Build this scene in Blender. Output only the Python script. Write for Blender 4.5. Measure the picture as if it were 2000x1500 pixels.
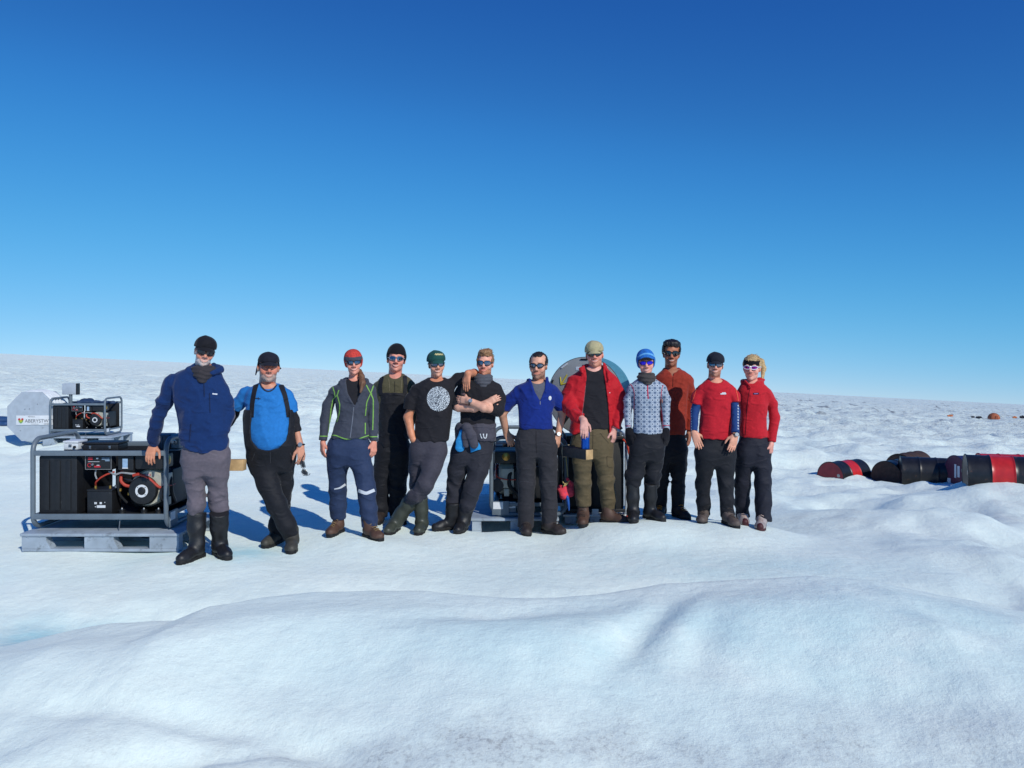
import bpy, bmesh, math, random
import numpy as np
from mathutils import Vector, Matrix
from mathutils.bvhtree import BVHTree
R = math.radians
for o in list(bpy.data.objects): bpy.data.objects.remove(o)
scene = bpy.context.scene
COL = scene.collection
# ------------------------------------------------------------------ camera, sky, sun, exposure
F = 1600.0; CX = 1000.0; EYE = 690.0; HC = 1.72          # focal length in photo pixels, eye level row, camera height
cam = bpy.data.cameras.new('camera'); camo = bpy.data.objects.new('camera', cam); COL.objects.link(camo)
camo.location = (0, 0, HC); camo.rotation_euler = (R(90), 0, 0)
cam.sensor_width = 36; cam.lens = F/2000*36; cam.shift_y = -(750-EYE)/2000; cam.clip_start = .05; cam.clip_end = 20000
scene.camera = camo
SUN_AZ, SUN_EL = 34.0, 34.0                               # degrees to the right of straight behind the camera
sun_dir = Vector((math.sin(R(SUN_AZ))*math.cos(R(SUN_EL)), -math.cos(R(SUN_AZ))*math.cos(R(SUN_EL)), math.sin(R(SUN_EL))))
world = bpy.data.worlds.new('World'); scene.world = world; world.use_nodes = True
nt = world.node_tree; nt.nodes.clear()
wo = nt.nodes.new('ShaderNodeOutputWorld'); bg = nt.nodes.new('ShaderNodeBackground'); sky = nt.nodes.new('ShaderNodeTexSky')
sky.sky_type = 'NISHITA'; sky.sun_disc = False; sky.sun_elevation = R(SUN_EL)
sky.sun_rotation = math.atan2(sun_dir.x, sun_dir.y)
sky.altitude = 900; sky.air_density = 1.0; sky.dust_density = 0.0; sky.ozone_density = 2.0
va_ = nt.nodes.new('ShaderNodeVectorMath'); va_.operation = 'ADD'; va_.inputs[1].default_value = (0, 0, .1)      # no haze band at the horizon: clear high air
tcw = nt.nodes.new('ShaderNodeTexCoord'); nt.links.new(tcw.outputs['Generated'], va_.inputs[0]); nt.links.new(va_.outputs[0], sky.inputs[0])
sep = nt.nodes.new('ShaderNodeSeparateColor'); comb = nt.nodes.new('ShaderNodeCombineColor'); nt.links.new(sky.outputs[0], sep.inputs[0])
for i_, (g_, a_) in enumerate(((1.853, 1.217), (1.239, 1.076), (.789, 1.09))):       # the camera's deep polarised blue, one grade for the whole sky
    q0 = nt.nodes.new('ShaderNodeMath'); q0.operation = 'MULTIPLY'; q0.inputs[1].default_value = .1; nt.links.new(sep.outputs[i_], q0.inputs[0])
    q1 = nt.nodes.new('ShaderNodeMath'); q1.operation = 'POWER'; q1.inputs[1].default_value = g_; nt.links.new(q0.outputs[0], q1.inputs[0])
    q2 = nt.nodes.new('ShaderNodeMath'); q2.operation = 'MULTIPLY'; q2.inputs[1].default_value = a_*10; nt.links.new(q1.outputs[0], q2.inputs[0])
    q3 = nt.nodes.new('ShaderNodeMath'); q3.operation = 'MINIMUM'; q3.inputs[1].default_value = 15.; out_ = q2.outputs[0]
    pts_ = (None, ((.10, .090), (.15, .152), (.20, .228), (.30, .345), (.40, .436), (.68, .630), (1., .86)), ((.42, .40), (.50, .495), (.58, .620), (.80, .815), (1., .945)))[i_]
    if pts_:
        s0_ = nt.nodes.new('ShaderNodeMath'); s0_.operation = 'MULTIPLY'; s0_.inputs[1].default_value = .1; nt.links.new(out_, s0_.inputs[0])
        fc_ = nt.nodes.new('ShaderNodeFloatCurve'); cv_ = fc_.mapping.curves[0]; cv_.points[1].location = (1., pts_[-1][1]); fc_.mapping.use_clip = False; fc_.mapping.extend = 'EXTRAPOLATED'
        for x_, y_ in pts_[:-1]: cv_.points.new(x_, y_)
        fc_.mapping.update(); nt.links.new(s0_.outputs[0], fc_.inputs['Value'])
        s1_ = nt.nodes.new('ShaderNodeMath'); s1_.operation = 'MULTIPLY'; s1_.inputs[1].default_value = 10.; nt.links.new(fc_.outputs[0], s1_.inputs[0]); out_ = s1_.outputs[0]
    nt.links.new(out_, q3.inputs[0]); nt.links.new(q3.outputs[0], comb.inputs[i_])
bg.inputs['Strength'].default_value = 0.1
nt.links.new(comb.outputs[0], bg.inputs[0]); nt.links.new(bg.outputs[0], wo.inputs[0])
sl = bpy.data.lights.new('sun', 'SUN'); so = bpy.data.objects.new('sun', sl); COL.objects.link(so)
sl.energy = 3.1; sl.angle = R(.53); sl.color = (1, .975, .89)
so.location = (4, -6, 12); so.rotation_euler = sun_dir.to_track_quat('Z', 'Y').to_euler()
vs = scene.view_settings; vs.view_transform = 'Standard'; vs.look = 'None'; vs.exposure = 0.0; vs.gamma = 1.0; vs.use_curve_mapping = False

def P(px, py, Y):
    return np.array(((px-CX)/F*Y, Y, HC-(py-EYE)/F*Y))
def V3(*a): return np.array(a, float)
def unit(v): v = np.asarray(v, float); return v/max(1e-9, np.linalg.norm(v))

# ------------------------------------------------------------------ noise
class Noise:
    def __init__(s, seed, n=32):
        s.n = n; s.t = np.random.RandomState(seed).uniform(-1, 1, (n, n, n)).astype(np.float32)
    def __call__(s, x, y, z):
        n = s.n
        xi = np.floor(x).astype(int); yi = np.floor(y).astype(int); zi = np.floor(z).astype(int)
        fx = x-xi; fy = y-yi; fz = z-zi
        fx = fx*fx*(3-2*fx); fy = fy*fy*(3-2*fy); fz = fz*fz*(3-2*fz)
        a = s.t; i0 = xi % n; i1 = (xi+1) % n; j0 = yi % n; j1 = (yi+1) % n; k0 = zi % n; k1 = (zi+1) % n
        c00 = a[i0,j0,k0]*(1-fx)+a[i1,j0,k0]*fx; c10 = a[i0,j1,k0]*(1-fx)+a[i1,j1,k0]*fx
        c01 = a[i0,j0,k1]*(1-fx)+a[i1,j0,k1]*fx; c11 = a[i0,j1,k1]*(1-fx)+a[i1,j1,k1]*fx
        return (c00*(1-fy)+c10*fy)*(1-fz)+(c01*(1-fy)+c11*fy)*fz
NZ = Noise(7); NZ2 = Noise(19)
class Noise2:
    def __init__(s, seed, n=256):
        s.n = n; r = np.random.RandomState(seed); a = r.uniform(0, 2*np.pi, (n, n)); s.gx = np.cos(a); s.gy = np.sin(a)
    def __call__(s, x, y):
        n = s.n; xi = np.floor(x).astype(int); yi = np.floor(y).astype(int); fx = x-xi; fy = y-yi
        u = fx**3*(fx*(fx*6-15)+10); v = fy**3*(fy*(fy*6-15)+10)
        def g(i, j, dx, dy):
            i = i % n; j = j % n
            return s.gx[i,j]*dx+s.gy[i,j]*dy
        a = g(xi,yi,fx,fy); b = g(xi+1,yi,fx-1,fy); c = g(xi,yi+1,fx,fy-1); d = g(xi+1,yi+1,fx-1,fy-1)
        return 1.5*((a*(1-u)+b*u)*(1-v)+(c*(1-u)+d*u)*v)
G1 = Noise2(3); G2 = Noise2(11); G3 = Noise2(23)
def sstep(a, b, x):
    t = np.clip((x-a)/(b-a), 0, 1); return t*t*(3-2*t)

# ------------------------------------------------------------------ materials
def lin(c):
    return tuple(((v/255)/12.92 if v/255 <= .04045 else ((v/255+.055)/1.055)**2.4) for v in c)
MATS = {}
def mat(name, rgb=None, rough=.7, metal=0., bump=0., bscale=300., var=.12, vscale=25., spec=.5, sheen=0., coat=0., alpha=1., attr=None, detail=3., lincol=None, subsurf=0., wear=None):
    if name in MATS: return MATS[name]
    m = bpy.data.materials.new(name); m.use_nodes = True; t = m.node_tree; b = t.nodes['Principled BSDF']
    c = lincol or lin(rgb or (200, 200, 200))
    b.inputs['Roughness'].default_value = rough; b.inputs['Metallic'].default_value = metal
    b.inputs['Specular IOR Level'].default_value = spec
    if sheen: b.inputs['Sheen Weight'].default_value = sheen; b.inputs['Sheen Roughness'].default_value = .4
    if coat: b.inputs['Coat Weight'].default_value = coat; b.inputs['Coat Roughness'].default_value = .08
    if subsurf:
        b.inputs['Subsurface Weight'].default_value = subsurf; b.inputs['Subsurface Radius'].default_value = (.012, .005, .003); b.inputs['Subsurface Scale'].default_value = 1.
    tc = t.nodes.new('ShaderNodeTexCoord')
    if attr:
        at = t.nodes.new('ShaderNodeAttribute'); at.attribute_name = attr; src = at.outputs['Color']
    else:
        rg = t.nodes.new('ShaderNodeRGB'); rg.outputs[0].default_value = (*c, 1); src = rg.outputs[0]
    if var:
        n = t.nodes.new('ShaderNodeTexNoise'); n.inputs['Scale'].default_value = vscale; n.inputs['Detail'].default_value = 5
        t.links.new(tc.outputs['Object'], n.inputs['Vector'])
        mr = t.nodes.new('ShaderNodeMapRange'); mr.inputs[1].default_value = .3; mr.inputs[2].default_value = .7
        mr.inputs[3].default_value = 1-var; mr.inputs[4].default_value = 1+var
        t.links.new(n.outputs[0], mr.inputs[0])
        mx = t.nodes.new('ShaderNodeMix'); mx.data_type = 'RGBA'; mx.blend_type = 'MULTIPLY'; mx.inputs[0].default_value = 1
        t.links.new(src, mx.inputs[6]); t.links.new(mr.outputs[0], mx.inputs[7]); src = mx.outputs[2]
    if wear:                                                  # scuffs, rust or dust patches: (colour, noise scale, threshold, strength)
        n3 = t.nodes.new('ShaderNodeTexNoise'); n3.inputs['Scale'].default_value = wear[1]; n3.inputs['Detail'].default_value = 8; n3.inputs['Roughness'].default_value = .7; t.links.new(tc.outputs['Object'], n3.inputs['Vector'])
        m3 = t.nodes.new('ShaderNodeMapRange'); m3.inputs[1].default_value = wear[2]; m3.inputs[2].default_value = wear[2]+.10; m3.inputs[4].default_value = wear[3]; t.links.new(n3.outputs[0], m3.inputs[0])
        x3 = t.nodes.new('ShaderNodeMix'); x3.data_type = 'RGBA'; t.links.new(m3.outputs[0], x3.inputs[0]); t.links.new(src, x3.inputs[6]); x3.inputs[7].default_value = (*lin(wear[0]), 1); src = x3.outputs[2]
    t.links.new(src, b.inputs['Base Color'])
    if bump:
        n2 = t.nodes.new('ShaderNodeTexNoise'); n2.inputs['Scale'].default_value = bscale; n2.inputs['Detail'].default_value = detail
        t.links.new(tc.outputs['Object'], n2.inputs['Vector'])
        bp = t.nodes.new('ShaderNodeBump'); bp.inputs['Strength'].default_value = bump; bp.inputs['Distance'].default_value = .004
        t.links.new(n2.outputs[0], bp.inputs['Height']); t.links.new(bp.outputs[0], b.inputs['Normal'])
    MATS[name] = m; return m
def cloth(name, rgb, rough=.85, sheen=.12, bump=.4, bscale=140, var=.1, fold=.55):
    if name in MATS: return MATS[name]
    m = mat(name, rgb, rough, bump=bump, bscale=bscale, var=min(var, .1), vscale=45, spec=.25, sheen=sheen); t = m.node_tree
    if fold:                                                  # soft creases in the cloth
        b = t.nodes['Principled BSDF']; tc = [n for n in t.nodes if n.bl_idname == 'ShaderNodeTexCoord'][0]; weave = [n for n in t.nodes if n.bl_idname == 'ShaderNodeBump'][0]
        mp = t.nodes.new('ShaderNodeMapping'); mp.inputs['Scale'].default_value = (1, 1, 1.9); mp.inputs['Rotation'].default_value = (.25, .5, .2); t.links.new(tc.outputs['Object'], mp.inputs[0])
        n = t.nodes.new('ShaderNodeTexNoise'); n.noise_type = 'RIDGED_MULTIFRACTAL'; n.inputs['Scale'].default_value = 7.5; n.inputs['Detail'].default_value = 2.5; n.inputs['Distortion'].default_value = .9; t.links.new(mp.outputs[0], n.inputs['Vector'])
        bp = t.nodes.new('ShaderNodeBump'); bp.inputs['Strength'].default_value = fold*1.25; bp.inputs['Distance'].default_value = .020; t.links.new(n.outputs[0], bp.inputs['Height']); t.links.new(bp.outputs[0], weave.inputs['Normal'])
    return m

# ------------------------------------------------------------------ objects
def tag(o, label=None, cat=None, group=None, kind=None):
    if label: o['label'] = label
    if cat: o['category'] = cat
    if group: o['group'] = group
    if kind: o['kind'] = kind
    return o
def thing(name, label, cat, loc=(0, 0, 0), rz=0., group=None):
    o = bpy.data.objects.new(name, None); COL.objects.link(o); o.location = tuple(float(v) for v in loc); o.rotation_euler = (0, 0, rz)
    o.empty_display_size = .2
    return tag(o, label, cat, group)
def mesh_obj(name, verts, faces, m, parent=None, smooth=True, off=None, col=None):
    me = bpy.data.meshes.new(name)
    v = np.asarray(verts, np.float32)
    if off is not None: v = v-np.asarray(off, np.float32)
    if isinstance(faces, np.ndarray):
        me.vertices.add(len(v)); me.vertices.foreach_set('co', v.ravel())
        nf, k = faces.shape
        me.loops.add(nf*k); me.loops.foreach_set('vertex_index', faces.astype(np.int32).ravel())
        me.polygons.add(nf); me.polygons.foreach_set('loop_start', np.arange(0, nf*k, k, dtype=np.int32))
        me.update(calc_edges=True)
    else:
        me.from_pydata([tuple(map(float, q)) for q in v], [], faces); me.update()
    if smooth: me.polygons.foreach_set('use_smooth', np.ones(len(me.polygons), bool))
    if col is not None:
        a = me.color_attributes.new('col', 'FLOAT_COLOR', 'POINT')
        c4 = np.ones((len(v), 4), np.float32); c4[:, :3] = col; a.data.foreach_set('color', c4.ravel())
    if m: me.materials.append(m)
    o = bpy.data.objects.new(name, me); COL.objects.link(o)
    if parent: o.parent = parent
    return o
class MB:
    """collects shapes for ONE mesh object"""
    def __init__(s): s.v = []; s.f = []
    def add(s, v, f):
        n = len(s.v); s.v += [tuple(map(float, q)) for q in v]; s.f += [tuple(i+n for i in q) for q in f]; return s
    def box(s, x0, x1, y0, y1, z0, z1, b=.004):
        bm = bmesh.new(); bmesh.ops.create_cube(bm, size=1)
        for v in bm.verts: v.co = ((x0+x1)/2+v.co.x*(x1-x0), (y0+y1)/2+v.co.y*(y1-y0), (z0+z1)/2+v.co.z*(z1-z0))
        if b: bmesh.ops.bevel(bm, geom=list(bm.edges), offset=min(b, .45*min(x1-x0, y1-y0, z1-z0)), segments=2, affect='EDGES', profile=.6)
        bm.verts.index_update(); s.add([v.co[:] for v in bm.verts], [[v.index for v in f.verts] for f in bm.faces]); bm.free(); return s
    def tube(s, pts, r, n=10, closed=False, cap=True):
        pts = [np.asarray(p, float) for p in pts]; m = len(pts); rr = r if hasattr(r, '__len__') else [r]*m
        tang = []
        for i in range(m):
            a = pts[(i-1) % m] if (closed or i > 0) else pts[i]; c = pts[(i+1) % m] if (closed or i < m-1) else pts[i]
            tang.append(unit(c-a))
        u = np.cross(tang[0], (0, 0, 1)); u = np.cross(tang[0], (1, 0, 0)) if np.linalg.norm(u) < .1 else u; u = unit(u)
        vs_ = []
        for i in range(m):
            u = unit(u-np.dot(u, tang[i])*tang[i]); w = np.cross(tang[i], u)
            for k in range(n):
                a = 2*math.pi*k/n; vs_.append(pts[i]+rr[i]*(math.cos(a)*u+math.sin(a)*w))
        fs = []
        for i in range(m if closed else m-1):
            j = (i+1) % m
            for k in range(n): fs.append((i*n+k, j*n+k, j*n+(k+1) % n, i*n+(k+1) % n)[::-1])
        if cap and not closed: fs.append(tuple(range(n))); fs.append(tuple(range((m-1)*n, m*n))[::-1])
        return s.add(vs_, fs)
    def lathe(s, prof, axis='z', c=(0, 0, 0), n=40):
        """prof: list of (radius, height) along the axis"""
        vs_ = []; m = len(prof)
        for (r, h) in prof:
            for k in range(n):
                a = 2*math.pi*k/n; p = (r*math.cos(a), r*math.sin(a), h)
                if axis == 'y': p = (p[0], p[2], p[1])
                if axis == 'x': p = (p[2], p[0], p[1])
                vs_.append((p[0]+c[0], p[1]+c[1], p[2]+c[2]))
        fs = []
        for i in range(m-1):
            for k in range(n): fs.append((i*n+k, i*n+(k+1) % n, (i+1)*n+(k+1) % n, (i+1)*n+k))
        fs.append(tuple(range(n))[::-1]); fs.append(tuple(range((m-1)*n, m*n)))
        if axis == 'y': fs = [f[::-1] for f in fs]
        return s.add(vs_, fs)
    def prism(s, poly, d0, d1, plane='xz'):
        n = len(poly)
        mk = (lambda p, d: (p[0], d, p[1])) if plane == 'xz' else ((lambda p, d: (d, p[0], p[1])) if plane == 'yz' else (lambda p, d: (p[0], p[1], d)))
        return s.add([mk(p, d0) for p in poly]+[mk(p, d1) for p in poly],
                     [tuple(range(n)), tuple(range(n, 2*n))[::-1]]+[(i, i+n, (i+1) % n+n, (i+1) % n) for i in range(n)])
    def build(s, name, m, parent=None, smooth=None, off=None):
        o = mesh_obj(name, s.v, s.f, m, parent, False, off)
        bm = bmesh.new(); bm.from_mesh(o.data); bmesh.ops.recalc_face_normals(bm, faces=bm.faces); bm.to_mesh(o.data); bm.free()
        if smooth is None or smooth:
            o.data.polygons.foreach_set('use_smooth', np.ones(len(o.data.polygons), bool))
            o.data.set_sharp_from_angle(angle=R(40))
        return o
def rounded_rect(x0, x1, y0, y1, r, n=6):
    pts = []
    for cx, cy, a0 in ((x1-r, y1-r, 0), (x0+r, y1-r, 90), (x0+r, y0+r, 180), (x1-r, y0+r, 270)):
        for k in range(n+1):
            a = R(a0+90*k/n); pts.append((cx+r*math.cos(a), cy+r*math.sin(a)))
    return pts

# ------------------------------------------------------------------ volumes (signed distance) -> one smooth mesh
def smin(a, b, k):
    if k <= 0: return np.minimum(a, b)
    h = np.clip(.5+.5*(b-a)/k, 0, 1); return b*(1-h)+a*h-k*h*(1-h)
class Vol:
    def __init__(s, lo, hi, h):
        s.lo = np.asarray(lo, float); s.h = h; s.n = np.ceil((np.asarray(hi, float)-s.lo)/h).astype(int)+1; s.D = np.full(s.n, .5, np.float32)
    def twin(s):
        v = Vol.__new__(Vol); v.lo = s.lo; v.h = s.h; v.n = s.n; v.D = np.full(s.n, .5, np.float32); return v
    def sub(s, lo, hi):
        a = np.clip(np.floor((np.asarray(lo)-s.lo)/s.h).astype(int), 0, s.n-1); b = np.clip(np.ceil((np.asarray(hi)-s.lo)/s.h).astype(int)+1, a+1, s.n)
        sl_ = tuple(slice(i, j) for i, j in zip(a, b))
        ax = [(s.lo[i]+s.h*np.arange(a[i], b[i])).astype(np.float32) for i in range(3)]
        return sl_, ax[0][:, None, None], ax[1][None, :, None], ax[2][None, None, :]
    def put(s, f, lo, hi, k=.01, op='u'):
        m = k+.03
        sl_, X, Y, Z = s.sub(np.asarray(lo)-m, np.asarray(hi)+m); d = f(X, Y, Z); c = s.D[sl_]
        if op == 'u': s.D[sl_] = smin(c, d, k)
        else: s.D[sl_] = -smin(-c, d, k)
        return s
    def cone(s, a, ra, b, rb, k=.01, op='u', flat=None):
        a = np.asarray(a, float); b = np.asarray(b, float); ba = b-a; L2 = max(1e-9, ba.dot(ba))
        def f(X, Y, Z):
            x = X-a[0]; y = Y-a[1]; z = Z-a[2]
            t = np.clip((x*ba[0]+y*ba[1]+z*ba[2])/L2, 0, 1)
            x = x-t*ba[0]; y = y-t*ba[1]; z = z-t*ba[2]
            if flat is not None:
                n, q = flat; dn = x*n[0]+y*n[1]+z*n[2]; e = dn*(q-1); x = x+e*n[0]; y = y+e*n[1]; z = z+e*n[2]
            return np.sqrt(x*x+y*y+z*z)-(ra+(rb-ra)*t)
        r = max(ra, rb); return s.put(f, np.minimum(a, b)-r, np.maximum(a, b)+r, k, op)
    def chain(s, pts, rad, k=.01, flat=None):
        for i in range(len(pts)-1): s.cone(pts[i], rad[i], pts[i+1], rad[i+1], k, 'u', flat)
        return s
    def ell(s, c, r, k=.01, op='u', M=None):
        c = np.asarray(c, float); r = np.asarray(r, float)
        def f(X, Y, Z):
            x = X-c[0]; y = Y-c[1]; z = Z-c[2]
            if M is not None: x, y, z = (x*M[0,0]+y*M[1,0]+z*M[2,0]), (x*M[0,1]+y*M[1,1]+z*M[2,1]), (x*M[0,2]+y*M[1,2]+z*M[2,2])
            x = x/r[0]; y = y/r[1]; z = z/r[2]; l = np.sqrt(x*x+y*y+z*z)
            g = np.sqrt((x/r[0])**2+(y/r[1])**2+(z/r[2])**2)
            return l*(l-1)/np.maximum(g, 1e-6)
        m = r.max() if M is not None else r
        return s.put(f, c-m, c+m, k, op)
    def loft(s, secs, k=.01, n=2.4, op='u', yaw=0., grow=0.):
        """secs: (z, cx, cy, rx, ry); interpolated smoothly in z"""
        secs = sorted(secs); A = np.array(secs, float)
        zz = np.linspace(A[0, 0], A[-1, 0], 120)
        I = [np.interp(zz, A[:, 0], A[:, i]) for i in range(1, 5)]
        w = np.hanning(13); w /= w.sum()
        I = [np.convolve(np.concatenate((np.full(6, q[0]), q, np.full(6, q[-1]))), w, 'valid') for q in I]
        cy_, sy_ = math.cos(yaw), math.sin(yaw)
        def f(X, Y, Z):
            z = Z.ravel(); cx = np.interp(z, zz, I[0])[None, None, :]; cy = np.interp(z, zz, I[1])[None, None, :]
            rx = np.interp(z, zz, I[2])[None, None, :]+grow; ry = np.interp(z, zz, I[3])[None, None, :]+grow
            x = X-cx; y = Y-cy
            if yaw: x, y = x*cy_+y*sy_, -x*sy_+y*cy_
            l = (np.abs(x/rx)**n+np.abs(y/ry)**n)**(1/n)
            rr = rx*ry/np.sqrt((ry*x)**2+(rx*y)**2+1e-9)*np.sqrt(x*x+y*y+1e-9)  # radius along this direction (ellipse)
            d = (l-1)*np.minimum(rr, np.maximum(rx, ry))
            cap = np.maximum(Z-(A[-1, 0]+grow), (A[0, 0]-grow)-Z)
            return -smin(-d, -cap, .012)
        R_ = np.maximum(A[:, 3], A[:, 4]).max()+abs(grow)
        lo = (A[:, 1].min()-R_, A[:, 2].min()-R_, A[0, 0]-abs(grow)); hi = (A[:, 1].max()+R_, A[:, 2].max()+R_, A[-1, 0]+abs(grow))
        return s.put(f, lo, hi, k, op)
    def halfspace(s, p, n, k=.006):
        """keep the side the normal points away from"""
        p = np.asarray(p, float); n = unit(n); sl_, X, Y, Z = s.sub(s.lo, s.lo+s.h*s.n)
        d = (X-p[0])*n[0]+(Y-p[1])*n[1]+(Z-p[2])*n[2]; s.D = -smin(-s.D, -d, k).astype(np.float32); return s
    def merge(s, o, k=.01): s.D = smin(s.D, o.D, k).astype(np.float32); return s
    def band(s, fn, w=.035):
        i = np.nonzero(np.abs(s.D) < w); x, y, z = (s.lo[a]+s.h*i[a] for a in range(3)); s.D[i] += fn(x, y, z).astype(np.float32); return s
    def wrinkle(s, amp, seed=0, fx=6., fz=13., extra=None):
        def fn(x, y, z):
            w = NZ(x*3+seed, y*3, z*3+seed*2.3)
            n = NZ2(x*fx+z*fz*.42+w*1.6+seed*3.1, y*fx+w, z*fz*.62-x*fx*.35+w*1.8)
            q = NZ2(x*fx*1.2-z*fz*.40-w*1.3+seed*1.7, y*fx*1.1-w, z*fz*.5+x*fx*.5+w+9.)
            m = NZ(x*fx*2.3+seed, y*fx*2.3+w, z*fz*1.3-w)
            v = amp*1.25*(1.1-1.5*np.abs(n)**.75-1.3*np.abs(q)**.75+.3*m)
            if extra is not None: v = v*extra(x, y, z)
            return -v*.8
        return s.band(fn)
    def mesh(s, smooth=1):
        D = s.D.copy(); D[0], D[-1] = .5, .5; D[:, 0], D[:, -1] = .5, .5; D[:, :, 0], D[:, :, -1] = .5, .5
        S = D < 0; n = np.array(D.shape)-1
        cnt = np.zeros(n, np.int8)
        for i in (0, 1):
            for j in (0, 1):
                for k in (0, 1): cnt += S[i:n[0]+i, j:n[1]+j, k:n[2]+k]
        act = (cnt > 0) & (cnt < 8); ii, jj, kk = np.nonzero(act); m = len(ii)
        idx = np.full(n, -1, np.int64); idx[ii, jj, kk] = np.arange(m)
        acc = np.zeros((m, 3)); num = np.zeros(m)
        for ax in range(3):
            o1, o2 = [a for a in range(3) if a != ax]
            for u in (0, 1):
                for v in (0, 1):
                    a = [ii, jj, kk]; a[o1] = a[o1]+u; a[o2] = a[o2]+v; b = list(a); b[ax] = b[ax]+1
                    da = D[tuple(a)]; db = D[tuple(b)]; c = (da < 0) != (db < 0); t = np.where(c, da/np.where(c, da-db, 1), 0)
                    p = np.zeros((m, 3)); p[:, o1] = u; p[:, o2] = v; p[:, ax] = t
                    acc += p*c[:, None]; num += c
        vert = (np.stack((ii, jj, kk), 1)+acc/num[:, None])
        fs = []
        for ax in range(3):
            o1, o2 = (ax+1) % 3, (ax+2) % 3
            A = [slice(None)]*3; B = [slice(None)]*3; A[ax] = slice(0, -1); B[ax] = slice(1, None)
            sa, sb = S[tuple(A)], S[tuple(B)]; e = np.nonzero(sa != sb)
            flip = sa[e]
            q = []
            for (u, v) in ((-1, -1), (0, -1), (0, 0), (-1, 0)):
                c = list(e); c[o1] = c[o1]+u; c[o2] = c[o2]+v
                q.append(idx[tuple(np.clip(c[a], 0, n[a]-1) for a in range(3))])
            q = np.stack(q, 1); q[~flip] = q[~flip][:, ::-1]; fs.append(q)
        fs = np.concatenate(fs); fs = fs[(fs >= 0).all(1)]
        for _ in range(smooth):
            sm = np.zeros_like(vert); c = np.zeros(m)
            for a in range(4):
                np.add.at(sm, fs[:, a], vert[fs[:, (a+1) % 4]]); np.add.at(c, fs[:, a], 1)
                np.add.at(sm, fs[:, a], vert[fs[:, (a-1) % 4]]); np.add.at(c, fs[:, a], 1)
            vert = vert*.5+.5*sm/np.maximum(c, 1)[:, None]
        return s.lo+vert*s.h, fs
def bvh_of(v, f): return BVHTree.FromPolygons([tuple(q) for q in v.tolist()], [tuple(q) for q in f.tolist()])
# ------------------------------------------------------------------ the ice surface
# where everybody stands: depth of the torso in metres, then for each foot (ankle column, sole row, foot yaw to image right in degrees)
FEET = {1: (6.8, [(384, 1100, -15), (428, 1092, 38)]), 2: (7.3, [(541, 1069, -14), (571, 1080, 12)]), 3: (7.5, [(661, 1048, -12), (721, 1056, 42)]),
        4: (8.4, [(742, 1024, 0), (779, 1023, 20)]), 5: (8.0, [(771, 1044, -12), (824, 1044, -4)]), 6: (8.05, [(883, 1037, -58), (904, 1043, -12)]),
        7: (8.0, [(1027, 1047, 2), (1071, 1046, 45)]), 8: (8.1, [(1139, 1028, -6), (1188, 1025, 58)]), 9: (7.95, [(1237, 1022, -8), (1269, 1019, 32)]),
        10: (8.6, [(1290, 1012, -14), (1324, 1016, 20)]), 11: (8.0, [(1374, 1024, -18), (1421, 1031, 12)]), 12: (8.15, [(1450, 1028, -8), (1488, 1037, -22)])}
FOOT = {}
ctrl = []
for k_, (Y_, fl_) in FEET.items():
    z0_ = HC-(np.mean([f[1] for f in fl_])-EYE)/F*(Y_-.1)
    L_ = []
    for (px, py, yaw) in fl_:
        Yt = np.clip((HC-z0_)*F/(py-EYE), Y_-.35, Y_+.25); Ya = Yt+.17*math.cos(R(yaw))
        xa = (px-CX)/F*Ya
        L_.append((xa, Ya, z0_, R(yaw))); ctrl.append((xa, Ya, z0_, .28)); ctrl.append((xa+.15*math.sin(R(yaw)), Ya-.15*math.cos(R(yaw)), z0_, .28))
    FOOT[k_] = L_
GEN1 = dict(x=-4.24, y=7.22, z=.0)
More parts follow.
